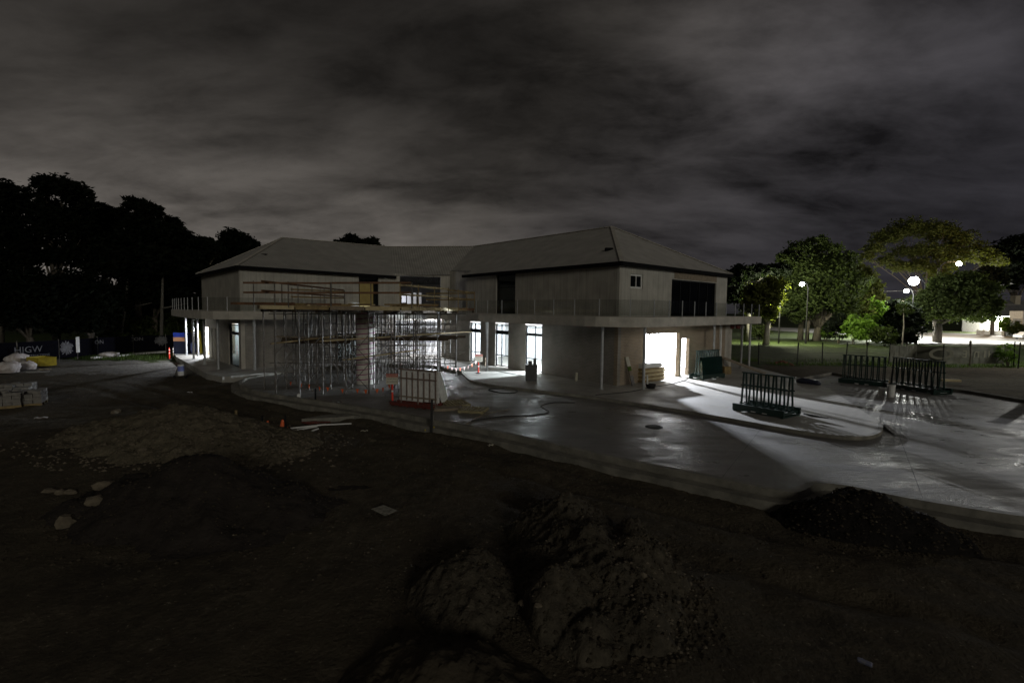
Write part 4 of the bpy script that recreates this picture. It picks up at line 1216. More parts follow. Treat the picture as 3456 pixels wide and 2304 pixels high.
def sack(px, py, r, h, label, seed, z=-.35, m__='white_cloth', name='bulk_bag', cat='bag', group='white bulk bags in the yard'):
    p = G(px, py, z); m_ = MB(); nu, nv = 18, 10; vs = []; fs = []
    for j in range(nv + 1):
        f = j / nv
        for i in range(nu):
            a = 2 * math.pi * i / nu
            sq = 1 / max(abs(math.cos(a)), abs(math.sin(a))) ** .45
            rr = r * sq * (.92 + .16 * math.sin(math.pi * f)) * (1 if f < .8 else (1 - (f - .8) * 2.6))
            nz = noise.noise(Vector((math.cos(a) * 1.7 + seed, math.sin(a) * 1.7, f * 2.2)))
            rr *= 1 + nz * .35
            vs.append((p.x + rr * math.cos(a), p.y + rr * math.sin(a), z + h * f * (1 + .25 * noise.noise(Vector((math.cos(a) + seed, math.sin(a), 4)))) ))
    for j in range(nv):
        for i in range(nu): fs.append((j * nu + i, j * nu + (i + 1) % nu, (j + 1) * nu + (i + 1) % nu, (j + 1) * nu + i))
    fs.append(tuple(nv * nu + i for i in range(nu)))
    m_.add(vs, fs); return tag(m_.build(name, m__, smooth=True), label, cat, group)


sack(58, 1232, .62, .95, 'bulkiest white bag, behind the other two beside the yellow bin', 1.3)
sack(86, 1246, .55, .62, 'rounded white bag closest to the yellow bin', 4.1)
sack(28, 1256, .60, .75, 'white bag nearest to the camera at the left edge', 8.7)
sack(368, 1205, .6, .5, 'crumpled white plastic heap at the end of the pale kerb', 3.3, group=None, name='plastic_heap', cat='plastic heap')
# pale low kerb in the back of the yard
m_ = MB(); L = [G(px, py, -.3) for px, py in ((312, 1207), (360, 1203), (420, 1199), (470, 1193), (530, 1188), (560, 1187))]
for i in range(len(L) - 1):
    m_.bar(L[i], L[i + 1], .5, .16)
tag(m_.build('pale_kerb', 'white'), kind='structure')
# paver pallets
def paver_stack(px, py, nx_, rows, label, rz, w=1.1):
    p = G(px, py, -.4); r = empty('paver_stack', p, label, 'paver stack', 'stacked grey pavers on pallets', rz)
    for k in range(rows):
        m_ = MB()
        for i in range(4):
            for j in range(3):
                if k == rows - 1 and random.random() < .35: continue
                jx, jy = random.uniform(-.012, .012), random.uniform(-.012, .012)
                m_.box(-w / 2 + i * w / 4 + jx + .006, -w / 2 + j * w / 3 + jy, .14 + k * .155, -w / 2 + (i + 1) * w / 4 + jx - .008, -w / 2 + (j + 1) * w / 3 + jy - .01, .14 + k * .155 + .145)
        m_.build('paver_layer', 'paver', r, local=True)
    for s in (-1, 0, 1):
        m_ = MB(); m_.box(-w / 2, s * w * .42 - .05, 0, w / 2, s * w * .42 + .05, .135); m_.build('pallet_bearer', 'timber', r, local=True)


paver_stack(95, 1366, 4, 4, 'pale paver stack at the right end of the row, lit corner', .55, 1.25)
paver_stack(28, 1372, 4, 4, 'paver stack cut by the left edge of the picture', .5, 1.3)
paver_stack(60, 1340, 4, 4, 'paver stack standing behind the other two', .5, 1.3)
# bollards and the blue water tank by the left end
bollard('traffic_bollard', *G(572, 1213, -.3).xy, -.3, 1.1, 'red and white bollard on the gravel left of the blue tank', 'bollard', None)
bollard('traffic_bollard', *G(585, 1205, -.3).xy, -.3, .95, 'dim bollard half behind the red and white one', 'bollard', None, body='plank')
M['orange_pale'] = mat('orange_pale', (.55, .28, .15), rough=.6)
bt = empty('site_cabin', (-33.5, 46.8, -.3), 'dark blue site cabin with an orange panel beside the lit columns', 'site cabin')
p = G(606, 1201, -.2); bw = .55
m_ = MB(); m_.box(p.x - bw, p.y, -.25, p.x + bw, p.y + 1.1, 2.05); m_.build('body', 'navy', bt)
m_ = MB(); m_.box(p.x - bw * .98, p.y - .03, 1.62, p.x + bw * .98, p.y - .004, 2.04); m_.build('blue_panel', 'blue', bt)
m_ = MB(); m_.box(p.x - bw * .98, p.y - .03, 1.22, p.x + bw * .98, p.y - .004, 1.6); m_.build('orange_panel', 'orange_pale', bt)
tk = MB(); p = G(632, 1198, -.2); tk.lathe((p.x, p.y + .3, -.2), [(.5, 0), (.62, .5), (.6, 1.1), (.35, 1.5), (.12, 1.6)], 16); 
M['tank_blue'] = mat('tank_blue', (.22, .27, .62), (.16, .2, .5), scale=3, rough=.4)
tag(tk.build('water_tank', 'tank_blue', smooth=True), 'pale blue bulging tank between the blue cabin and the yellow posts', 'tank')
for px, py, lab in ((641, 1190, 'left leaning yellow post beyond the lit columns'), (680, 1192, 'right yellow post beyond the lit columns')):
    p = G(px, py, 0); m_ = MB(); m_.bar((p.x, p.y, 0), (p.x + (.25 if px < 660 else -.2), p.y + .1, 2.2), .2, .1, up=(0, 1, 0)); tag(m_.build('yellow_post', 'yellow'), lab, 'post', 'yellow posts by the left end')
# compressor / pump on the dirt by the left terrace
gn = empty('drum_trolley', G(612, 1278, -.4), 'small trolley with a blue and white drum on the dirt below the terrace', 'trolley')
p = G(612, 1276, -.4)
m_ = MB(); m_.lathe((p.x, p.y, -.2), [(.2, 0), (.2, .75)], 14); m_.build('drum', 'white', gn)
m_ = MB(); m_.lathe((p.x, p.y, .1), [(.205, 0), (.205, .35)], 14); m_.build('drum_band', 'tank_blue', gn)
for s in (-.36, .36):
    m_ = MB(); m_.bar((p.x + s * 1.1, p.y - .1, -.35), (p.x + s * .55, p.y + .1, .65), .05, .05, up=(0, 1, 0)); m_.build('frame_leg', 'galv', gn)
    m_ = MB(); m_.tube([(p.x + s * 1.1 - .03, p.y - .1, -.28), (p.x + s * 1.1 + .03, p.y - .1, -.28)], .11, 12); m_.build('wheel', 'rubber', gn)
# white bollard, pegs, cones, mesh and pipes in the middle
m_ = MB(); p = G(1009, 1362, -.4); m_.lathe((p.x, p.y, -.4), [(.1, 0), (.1, .48), (.06, .53)], 12); tag(m_.build('white_stub_post', 'white'), 'short white stub post in the dirt below the round kerb', 'post')
m_ = MB(); p = G(1065, 1366, -.4); m_.bar((p.x, p.y, -.4), (p.x, p.y, .45), .06, .06, up=(0, 1, 0)); tag(m_.build('steel_picket', 'dark_metal'), 'dark steel picket standing against the round kerb', 'picket', 'steel pickets in the dirt')
for px, py, h, lab in ((884, 1465, .75, 'steel picket left of the small orange cone'), (962, 1468, .78, 'steel picket between the two small orange cones and the pipes')):
    m_ = MB(); p = G(px, py, -.42); m_.bar((p.x, p.y, -.5), (p.x + .02, p.y, -.42 + h), .05, .05, up=(0, 1, 0)); tag(m_.build('steel_picket', 'dark_metal'), lab, 'picket', 'steel pickets in the dirt')
m_ = MB(); p = G(798, 1432, -.42); m_.bar((p.x, p.y, -.5), (p.x, p.y, .2), .1, .05, up=(0, 1, 0)); tag(m_.build('timber_peg', 'timber'), 'pale timber peg standing alone behind the rubble mound', 'peg')
for px, py, lab in ((904, 1450, 'small orange cone by the left picket'), (954, 1446, 'darker orange cone next to the right picket')):
    p = G(px, py, -.42); e = empty('traffic_cone', p, lab, 'cone', 'small orange cones')
    m_ = MB(); m_.lathe((p.x, p.y, -.42), [(.13, 0.03), (.035, .38)], 12); m_.build('cone', 'orange', e)
    m_ = MB(); m_.box(p.x - .16, p.y - .16, -.43, p.x + .16, p.y + .16, -.392); m_.build('base', 'orange', e)
for (a, b_, lab, w_) in (((955, 1448), (1100, 1432), 'upper white pipe of the loose bunch on the dirt', .035), ((965, 1458), (1070, 1438), 'second white pipe crossing the bunch on the dirt', .035),
                         ((1070, 1434), (1186, 1429), 'white pipe pointing right from the bunch', .03), ((957, 1489), (1074, 1446), 'white pipe lying apart in front of the bunch', .035)):
    p1 = G(*a, -.36); p2 = G(*b_, -.36); m_ = MB(); m_.tube([p1, p2], w_, 8); tag(m_.build('white_pipe', 'white'), lab, 'pipe', 'white pipes lying on the dirt')
rd_ = MB()
for k in range(9):
    p = G(1030 + k * 9, 1424 + random.uniform(-3, 6), -.34); rd_.box(p.x - .16, p.y - .05, -.36 + .03 * (k % 3), p.x + .16, p.y + .05, -.33 + .03 * (k % 3), rot=random.uniform(-.7, .7))
tag(rd_.build('barrier_mesh_pile', 'red_dirty'), 'untidy pile of red plastic barrier feet beside the white pipes', 'barrier feet')
m_ = MB(); L = [G(px, py, -.33) for px, py in ((930, 1347), (960, 1354), (990, 1362), (1010, 1372))]
m_.tube(L, [.08, .14, .12, .06], 7); tag(m_.build('red_mesh_roll', 'red_dirty'), 'dark red mesh roll lying under the round kerb', 'mesh roll')
# concrete slab piece
m_ = MB(); cs = [G(px, py, -.3) for px, py in ((1018, 1416), (1085, 1404), (1150, 1398), (1235, 1398), (1210, 1404), (1120, 1412))]
m_.prism([(c.x, c.y) for c in cs], -.6, -.26); tag(m_.build('apron', 'kerb'), kind='structure')
# sheet of paper and the can
m_ = MB(); cs = [G(px, py, -.33) for px, py in ((1253, 1717), (1293, 1703), (1340, 1722), (1300, 1739))]
m_.prism([(c.x, c.y) for c in cs], -.335, -.325); M['paper'] = mat('paper', (.42, .40, .33), (.16, .155, .13), scale=9, rough=.8, detail=3)
tag(m_.build('paper_sheet', 'paper'), 'single pale printed sheet of paper lying on the dark dirt', 'paper')
can = empty('drink_can', G(2918, 2232, -.35), 'squashed blue and white drink can on the dirt in the lower right', 'can')
p1 = G(2893, 2222, -.31); p2 = G(2945, 2244, -.31)
m_ = MB(); m_.tube([p1, p1.lerp(p2, .08), p1.lerp(p2, .92), p2], [.027, .034, .034, .027], 12); m_.build('body', 'can_blue', can) if 'can_blue' in M else None
M['can_blue'] = mat('can_blue', (.2, .22, .4), (.35, .36, .4), scale=20, rough=.35, metal=.4)
m_ = MB(); m_.tube([p1, p1.lerp(p2, .08), p1.lerp(p2, .92), p2], [.027, .034, .034, .027], 12); m_.build('body', 'can_blue', can)
m_ = MB(); m_.tube([p2, p2 + (p2 - p1).normalized() * .004], .026, 12); m_.build('lid', 'galv', can)


# ------------------------------------------------------------------ soil mounds
def mound(name, poly_c, rx, ry, h, rz, label, m__, lumps=(), seed=0, res=.09, rough=.10, base=-.5, ridge=0, furrow=0, cat='soil mound', group=None, ball=.6):
    c, s = math.cos(rz), math.sin(rz); mb = MB(); vs = []; fs = []
    nx_ = int(2 * rx * 1.15 / res); ny_ = int(2 * ry * 1.15 / res)
    for j in range(ny_ + 1):
        for i in range(nx_ + 1):
            lx = -rx * 1.15 + i * 2 * rx * 1.15 / nx_; ly = -ry * 1.15 + j * 2 * ry * 1.15 / ny_
            x = poly_c[0] + lx * c - ly * s; y = poly_c[1] + lx * s + ly * c
            wob = 1 + .16 * noise.noise(Vector((x * .7 + seed, y * .7, 2))) 
            d = math.sqrt((lx / rx) ** 2 + (ly / ry) ** 2) / wob
            z = h * (math.sqrt(.012 + max(0, 1 - d) ** 2) - .11 if d < 1 else 0) / .9 if ball >= .8 else h * max(0, 1 - d ** 1.15) ** .8
            for (ax, ay, ar, ah) in lumps:
                dd_ = math.hypot(x - ax, y - ay) / ar
                if dd_ < 1: z = max(z, ah * (1 - dd_ ** 1.25) ** .95)
            k = min(1, z / .25 + .35)
            n_ = noise.noise(Vector((x * 1.6, y * 1.6, seed))) * rough * 2.2 + noise.noise(Vector((x * 11, y * 11, seed + 7))) * rough * .5
            n_ += (.35 - abs(noise.noise(Vector((x * 2.9, y * 2.9, seed + 3))))) * rough * 2.4 + (.3 - abs(noise.noise(Vector((x * 6.5, y * 6.5, seed + 5))))) * rough * 1.1
            n_ += max(0, noise.noise(Vector((x * 17, y * 17, seed + 9))) - .12) * rough * 1.6
            if furrow: n_ += furrow * math.sin((x * .8 + y * .5) * 7 + 2 * noise.noise(Vector((x, y, 1))))
            zz_ = base + z + n_ * k
            e = min(1, max(0, (1.12 - max(abs(lx) / rx, abs(ly) / ry)) * 8)); zz_ = zz_ * e + (base - .25) * (1 - e)
            vs.append((x, y, zz_))
    for j in range(ny_):
        for i in range(nx_):
            a = j * (nx_ + 1) + i; fs.append((a, a + 1, a + nx_ + 2, a + nx_ + 1))
    mb.add(vs, fs); o = mb.build(name, m__, smooth=True); return tag(o, label, cat, group)


mound('rubble_mound', (-12.4, 18.9), 6.6, 3.3, 1.35, -.35, 'broad stony mound on the left behind the dark ridge', 'rubble', seed=3, rough=.075, ball=.8)
mound('soil_mound', (-7.6, 12.4), 3.2, 1.75, 1.25, -.1, 'smooth dark soil mound in front of the stony mound on the left', 'dark_soil_left', seed=9, rough=.04, furrow=.025, ball=.8) if 'dark_soil_left' in M else None
M['dark_soil_left'] = mat('dark_soil_left', (.045, .038, .033), (.028, .024, .021), scale=3, rough=.97, bump=1, bscale=12, dist=.04, spec=.1)
mound('soil_mound', (-7.7, 12.2), 3.9, 2.3, 1.55, -.1, 'smooth dark soil mound in front of the stony mound on the left', 'dark_soil_left', seed=9, rough=.05, furrow=.045, ball=.85)
M['rubble_near'] = mat('rubble_near', (.10, .086, .063), (.042, .037, .028), scale=6, rough=.95, bump=1, bscale=26, dist=.03, spec=.15)
mound('rubble_mound', (1.55, 9.4), 1.6, 2.4, .9, .25, 'lumpy clay mound in the foreground with three broken crests', 'rubble_near', lumps=((1.2, 11.0, 1.35, 1.0), (.75, 8.0, 1.0, .85), (2.3, 9.2, 1.1, .95), (1.5, 9.3, .7, 1.0), (2.6, 10.6, .8, .6), (1.2, 7.3, .7, .5)), seed=21, res=.04, rough=.075)
mound('rubble_mound', (-.8, 8.6), 1.1, 1.35, .75, .1, 'rounded lower mound just left of the lumpy clay mound', 'rubble_near', lumps=((-.5, 8.9, .7, .62), (-1.2, 8.4, .6, .45)), seed=33, res=.04, rough=.065)
mound('rubble_mound', (-.85, 6.3), 1.6, 1.1, .55, -.2, 'low brown mound at the bottom edge in front of the others', 'dirt', seed=41, res=.05, rough=.05)
mound('soil_mound', (8.35, 11.55), 2.0, 1.25, .95, -.42, 'black soil mound spilled against the kerb on the right', 'dark_soil', lumps=((8.3, 11.9, 1.1, .9), (9.1, 11.2, 1.0, .6)), seed=50, res=.07, rough=.05)
# rocks
rng = random.Random(5)


def rock(p, r, seed, label, group='rocks round the stony mound'):
    mb = MB(); bm = bmesh.new(); bmesh.ops.create_icosphere(bm, subdivisions=2, radius=1)
    sx, sy, sz = r * rng.uniform(.8, 1.3), r * rng.uniform(.7, 1.1), r * rng.uniform(.5, .75)
    for v in bm.verts:
        k = 1 + .45 * noise.noise(v.co * 1.3 + Vector((seed, 0, 0))); v.co = Vector((v.co.x * sx * k, v.co.y * sy * k, v.co.z * sz * k))
    mb.add([v.co + Vector(p) for v in bm.verts], [tuple(v.index for v in f.verts) for f in bm.faces]); bm.free()
    return tag(mb.build('rock', 'rock'), label, 'rock', group)


# loose stones nobody could count
stn = MB(); rng = random.Random(11)
ico = [(0, 0, 1), (.9, 0, .1), (.2, .85, .1), (-.8, .5, 0), (-.7, -.6, .1), (.3, -.9, 0), (0, 0, -.7)]
icf = [(0, 1, 2), (0, 2, 3), (0, 3, 4), (0, 4, 5), (0, 5, 1), (6, 2, 1), (6, 3, 2), (6, 4, 3), (6, 5, 4), (6, 1, 5)]


def scatter(cx, cy, rx, ry, n, r0, r1, zf):
    for _ in range(n):
        a = rng.uniform(0, 6.28); d = math.sqrt(rng.random()); x = cx + rx * d * math.cos(a); y = cy + ry * d * math.sin(a)
        r = rng.uniform(r0, r1) ** 1; s = rng.uniform(0, 6.28); z = zf(x, y)
        stn.add([(x + r * (vx * math.cos(s) - vy * math.sin(s)) * rng.uniform(.8, 1.2), y + r * (vx * math.sin(s) + vy * math.cos(s)), z + r * .6 * vz) for vx, vy, vz in ico], icf)


bpy.context.view_layer.update()
from mathutils.bvhtree import BVHTree
trees_ = []
dg = bpy.context.evaluated_depsgraph_get()
for o in list(C.objects):
    if o.name.startswith(('rubble_mound', 'soil_mound', 'ground')): trees_.append((o, BVHTree.FromObject(o, dg)))


def surf(x, y):
    best = -5
    for o, b_ in trees_:
        loc = Vector((x, y, 10)) - o.location; h = b_.ray_cast(loc, Vector((0, 0, -1)))
        if h[0] is not None: best = max(best, h[0].z + o.location.z)
    return best


rng = random.Random(5)
for k, (px, py, r, lab) in enumerate(((355, 1632, .34, 'largest reddish rock below the stony mound'), (322, 1672, .24, 'pale rock just under the largest rock'), (222, 1712, .3, 'dark rock standing alone at lower left'),
                                      (165, 1650, .2, 'leftmost rock of the row at the mound foot'), (200, 1655, .2, 'middle rock of the row at the mound foot'), (235, 1654, .22, 'right rock of the row at the mound foot'),
                                      (392, 1386, .28, 'pale block on top of the stony mound at its left'), (482, 1445, .2, 'pale rock on the upper face of the stony mound'), (447, 1522, .13, 'small pale rock low on the stony mound'),
                                      (865, 1540, .2, 'largest stone at the right tip of the stony mound'), (883, 1541, .13, 'small stone outermost at the right tip'), (815, 1562, .12, 'stone in the gravel under the right tip'),
                                      (2172, 1888, .1, 'small pale rock on the right slope of the clay mound'), (1765, 2005, .09, 'left of two small clods between the foreground mounds'), (1815, 2003, .09, 'right of two small clods between the foreground mounds'))):
    z = -.4
    for _ in range(6):
        p = G(px, py, z); z = surf(p.x, p.y) + r * .35
    p = G(px, py, z); r *= .72; rock((p.x, p.y, surf(p.x, p.y) + r * .12), r, k * 3.1, lab, 'rocks round the stony mound' if k < 12 else 'clods on the foreground mounds')
rng = random.Random(11)
scatter(-12, 18.3, 6.2, 3.2, 700, .02, .075, surf)
scatter(-10.5, 16.2, 5, 1.6, 260, .03, .1, surf)
scatter(-8.3, 17.2, 1.5, 1.0, 130, .03, .1, surf)
scatter(1.4, 9.3, 2.5, 3.0, 260, .01, .03, surf)
scatter(-.8, 8.6, 1.2, 1.4, 60, .008, .025, surf)
scatter(2.6, 8.6, .8, 1.6, 160, .015, .05, surf)
scatter(0, 13, 9, 5, 300, .012, .04, surf)
scatter(-6, 22, 8, 5, 260, .015, .05, lambda x, y: surf(x, y))
scatter(-28, 32, 9, 8, 220, .02, .07, surf)
clod = MB(); stn_keep = stn; stn = clod
scatter(1.4, 9.2, 2.0, 2.7, 1100, .015, .07, surf); scatter(-.9, 8.6, 1.5, 1.7, 600, .012, .05, surf); scatter(3.0, 9.0, .7, 2.2, 260, .02, .08, surf)
scatter(-7.5, 12.2, 3.6, 2.2, 500, .015, .05, surf); scatter(8.5, 11.3, 2.1, 1.3, 700, .015, .06, surf); scatter(-2, 13, 12, 5, 1200, .015, .06, surf)
tag(clod.build('soil_clods', 'dirt'), 'crumbled clods of soil lying over the mounds', 'soil clods', kind='stuff')
stn = stn_keep
tag(stn.build('loose_stones', 'rock'), 'scattered small stones over the mounds and dirt', 'stones', kind='stuff')


# ------------------------------------------------------------------ trees
def leaf_cloud(mb, blobs, n, size, rng, droop=0.0, fill=.55):
    tot = sum(b[3] ** 2 for b in blobs)
    vs = []; fs = []
    for (bx_, by_, bz_, br, bh_) in [(b[0], b[1], b[2], b[3], b[4] if len(b) > 4 else b[3] * .7) for b in blobs]:
        cnt = int(n * br * br / tot)
        ncl = max(6, cnt // 26)
        for c_i in range(ncl):
            th = rng.uniform(0, 2 * math.pi); cz = rng.uniform(-.75, 1); sr = math.sqrt(max(0, 1 - cz * cz)); rr = rng.uniform(fill, 1.0)
            cx, cy, cz2 = bx_ + br * rr * sr * math.cos(th), by_ + br * rr * sr * math.sin(th), bz_ + bh_ * rr * cz
            cs = br * rng.uniform(.12, .24)
            for _ in range(cnt // ncl):
                x = cx + rng.gauss(0, cs); y = cy + rng.gauss(0, cs); z = cz2 + rng.gauss(0, cs * .6) - (abs(rng.gauss(0, droop)) if droop else 0)
                s = size * rng.uniform(.6, 1.3)
                a1 = Vector((rng.gauss(0, 1), rng.gauss(0, 1), rng.gauss(0, .6) - droop * .5)).normalized()
                a2 = a1.cross(Vector((rng.gauss(0, 1), rng.gauss(0, 1), rng.gauss(0, 1)))).normalized()
                k = len(vs); c0_ = Vector((x, y, z))
                vs += [c0_ - a1 * s, c0_ + a2 * s * .42, c0_ + a1 * s, c0_ - a2 * s * .42]
                fs.append((k, k + 1, k + 2, k + 3))
    mb.add(vs, fs)


def tree(name, base, label, blobs, n, size, leaf='leaf_dark', trunk='trunk', tr=.3, seed=1, group=None, cat='tree', droop=0, split=None, fill=.55):
    rng = random.Random(seed); base = Vector(base)
    r = empty(name, base, label, cat, group)
    bl = [(base.x + b[0], base.y + b[1], base.z + b[2], b[3], b[4] if len(b) > 4 else b[3] * .7) for b in blobs]
    mb = MB(); leaf_cloud(mb, bl, n, size, rng, droop, fill); mb.build('crown', leaf, r)
    tm_ = MB(); zs = min(b[2] - b[4] for b in bl); zf = split if split is not None else max(.8, (zs - base.z) * .8)
    fork = base + Vector((rng.uniform(-.3, .3), 0, zf))
    tm_.tube([base + Vector((0, 0, -.3)), base + Vector((.05, 0, zf * .5)), fork], [tr * 1.25, tr, tr * .8], 9)
    for b in bl:
        e = Vector((b[0], b[1], b[2] + b[4] * .2)); mid = fork.lerp(e, .5) + Vector((rng.uniform(-.4, .4), rng.uniform(-.4, .4), rng.uniform(0, .5)))
        tm_.tube([fork + Vector((0, 0, -.15)), mid, e], [tr * .55, tr * .32, tr * .1], 6)
        for _ in range(3):
            e2 = e + Vector((rng.uniform(-1, 1) * b[3] * .7, rng.uniform(-1, 1) * b[3] * .7, rng.uniform(-.2, .8) * b[4])); tm_.tube([mid.lerp(e, .4), mid.lerp(e2, .6), e2], [tr * .2, tr * .12, tr * .04], 5)
    tm_.build('trunk', trunk, r, smooth=True)
    return r


def bl_from_px(base, items):
    """crown lumps measured in the photo (centre px, py, radius px) at the tree's own distance"""
    out = []
    for px, py, rpx, *dy in items:
        p = V(px, py, base[1] + (dy[0] if dy else 0)); r = rpx / F_PX * base[1]
        out.append((p.x - base[0], p.y - base[1], p.z - base[2], r, r * .8))
    return out


# the dark belt of trees on the left
LT = [
    (0, 58, 'tall dark tree cut by the left edge of the picture', [(-10, 700, 90), (40, 660, 55), (-40, 800, 90), (50, 780, 60), (20, 900, 90)], 'leaf_dark'),
    (190, 56, 'tallest dark tree with a broad toothed crown on the left skyline', [(190, 640, 58), (250, 660, 52), (160, 610, 30), (290, 700, 35), (150, 700, 45), (220, 760, 80), (140, 850, 70), (270, 860, 70)], 'leaf_dark'),
    (360, 62, 'dark tree with a thin spike poking above it, right of the tallest', [(345, 740, 45), (385, 730, 40), (340, 690, 12), (350, 820, 70), (400, 880, 70)], 'leaf_dark'),
    (470, 60, 'dark tree with two round knobs on top in the middle of the left belt', [(452, 690, 30), (505, 710, 34), (480, 760, 55), (440, 820, 60), (540, 790, 50), (500, 880, 70)], 'leaf_dark'),
    (590, 64, 'dark tree sloping down towards the building in the left belt', [(575, 760, 34), (600, 800, 42), (560, 850, 55), (610, 880, 60), (640, 940, 55)], 'leaf_dark'),
    (690, 68, 'lower dark tree with sky gaps next to the left roof end', [(655, 820, 28), (690, 830, 34), (720, 850, 30), (670, 880, 50), (640, 930, 50)], 'leaf_dark'),
    (100, 48, 'dark bushy tree in the lower left behind the banner fence', [(60, 960, 80), (150, 1000, 80), (90, 1060, 80), (0, 1040, 70)], 'leaf_dark'),
    (300, 50, 'low dark tree behind the round emblem of the fence', [(260, 980, 80), (330, 1010, 70), (270, 1070, 80)], 'leaf_dark'),
    (520, 58, 'low dark tree beside the pale trunks', [(500, 960, 70), (560, 1000, 60)], 'leaf_dark'),
]
for k, (px, Y, lab, items, lf) in enumerate(LT):
    b0 = V(px, 1150, Y); base = (b0.x, Y, -.2)
    tree('dark_tree', base, lab, bl_from_px(base, items), 14000, .24 if Y < 52 else .30, lf, 'trunk', .34, 100 + k, 'trees along the left boundary')
base = (V(800, 1100, 75).x, 75, 0)
tree('round_gum_tree', base, 'round topped tree with lacy gaps standing clear above the left hip of the roof', bl_from_px(base, [(790, 815, 42), (830, 830, 38), (765, 850, 34), (860, 862, 30), (810, 870, 34), (740, 890, 40), (885, 880, 18)]), 9000, .34, 'leaf_dark', 'trunk', .35, 200, fill=.7)
base = (V(1200, 1100, 85).x, 85, 0)
tree('round_gum_tree', base, 'twin domed tree peeping over the ridge of the left roof', bl_from_px(base, [(1190, 822, 34), (1150, 838, 32), (1250, 828, 32), (1275, 850, 28), (1210, 870, 50)]), 7000, .42, 'leaf_dark', 'trunk', .35, 201)
M['trunk_left'] = mat('trunk_left', (.13, .12, .10), (.07, .065, .055), scale=5, rough=.95)
# pale trunks and undergrowth by the fence
for px, py, lean, lab in ((368, 1140, 0, 'pale upright bare trunk in the dark behind the left fence'), (402, 1135, .9, 'pale leaning bare trunk right of the upright one'), (545, 1100, .2, 'thin grey trunk near the left balcony')):
    p = V(px, 1180, 55); e = empty('pale_trunk_tree', (p.x, 55, -.2), lab, 'tree', 'pale trunked trees behind the left fence')
    m_ = MB(); m_.tube([(p.x, 55, -.4), (p.x + lean * .5, 55, 2.6), (p.x + lean, 55.1, 5.4), (p.x + lean * 1.3, 55.2, 8)], [.2, .17, .14, .08], 8); m_.build('trunk', 'trunk_left', e, smooth=True)
    m_ = MB(); m_.tube([(p.x + lean * .8, 55, 4.3), (p.x + lean + 1.6, 54.8, 4.6), (p.x + lean + 3, 54.8, 4.9)], [.1, .07, .03], 5); m_.build('branch', 'trunk_left', e)
    mb = MB(); leaf_cloud(mb, [(p.x + lean, 55.5, 9, 2.2, 1.8)], 1500, .35, random.Random(px), 0); mb.build('crown', 'leaf_dark', e)


def shrub(px, py, Y, rp, label, seed, leaf='leaf_mid', n=1800, group='bushes', z=None, size=.22):
    p = V(px, py, Y); r = rp / F_PX * Y; zb = -.25 if z is None else z
    e = empty('bush', (p.x, Y, zb), label, 'bush', group); rg_ = random.Random(seed)
    mb = MB(); zc_ = max(p.z, zb + r * .5)
    leaf_cloud(mb, [(p.x, Y, zc_, r, max(.4, (zc_ - zb))), (p.x + r * .6, Y + .3, zc_ - .2 * r, r * .6, r * .5), (p.x - r * .6, Y + .2, zc_ - .1 * r, r * .65, r * .55)], n, size, rg_); mb.build('foliage', leaf, e)
    m_ = MB()
    for k in range(4): m_.tube([(p.x + .1 * k, Y, zb - .2), (p.x + rg_.uniform(-r, r) * .5, Y, zc_)], [.06, .02], 5)
    m_.build('stems', 'trunk', e)


for k, (px, py, Y, rp, lab) in enumerate(((300, 1178, 50, 34, 'green bush beside the pale end of the left fence'), (470, 1120, 57, 60, 'dark bush under the pale trunks'), (640, 1080, 62, 70, 'green lit bush behind the left balcony columns'),
                                          (560, 1130, 60, 50, 'dark bush behind the blue cabin'), (380, 1150, 54, 40, 'low bush between the left fence banners'))):
    shrub(px, py, Y, rp, lab, 300 + k, 'leaf_mid', 2200, 'bushes along the left fence')

# distant wood closing the horizon on the left, behind the belt of trees
fw = MB(); rgw = random.Random(9)
leaf_cloud(fw, [(-100 + k * 6.5 + rgw.uniform(-1, 1), 92 + rgw.uniform(-3, 3), 3.6 + rgw.uniform(-1, 1.5), 5.2, 5.0) for k in range(17)], 26000, .8, rgw, fill=.3)
tag(fw.build('distant_wood', 'leaf_dark'), 'dark distant wood behind the left boundary trees', 'wood', kind='stuff')

# right hand park trees
GP = 'trees in the park on the right'


def rtree(name, px, Y, lab, items, n, size, leaf, seed, tr=.4, droop=0, fill=.55, z=0, split=None, trunk='trunk'):
    b0 = V(px, 1150, Y); base = (b0.x, Y, z)
    return tree(name, base, lab, bl_from_px(base, items), n, size, leaf, trunk, tr, seed, GP, droop=droop, fill=fill, split=split)


rtree('park_tree', 2520, 78, 'dark rounded tree right behind the roof corner', [(2500, 925, 38), (2470, 960, 36), (2560, 922, 32), (2600, 918, 26), (2632, 915, 25), (2478, 1000, 34)], 9000, .42, 'leaf_dark', 401, trunk='trunk_left')
rtree('park_tree', 2585, 72, 'drooping gum tree glowing from a hidden lamp', [(2560, 980, 45), (2590, 1000, 45), (2610, 960, 40), (2580, 1040, 40), (2540, 1020, 40)], 6500, .30, 'leaf_gum', 402, droop=.5, trunk='trunk_pale')
rtree('park_tree', 2755, 84, 'big dark tree with several trunks between the building and the street lamps',
      [(2700, 850, 45), (2760, 825, 36), (2790, 850, 40), (2650, 875, 30), (2700, 920, 70), (2780, 920, 70), (2850, 880, 40), (2870, 960, 55), (2690, 1000, 70), (2770, 1000, 70), (2645, 1045, 32), (2710, 1060, 40), (2840, 1035, 50)], 26000, .32, 'leaf_mid', 403, tr=.6, fill=.6)
rtree('park_tree', 2700, 86, 'slim trunk left of the thick trunk under the big dark crown', [(2690, 960, 40), (2700, 1020, 35)], 2500, .32, 'leaf_mid', 410, tr=.42)
rtree('park_tree', 2722, 83, 'thin middle trunk under the big dark crown', [(2720, 980, 38), (2735, 1040, 30)], 2500, .32, 'leaf_mid', 411, tr=.3)
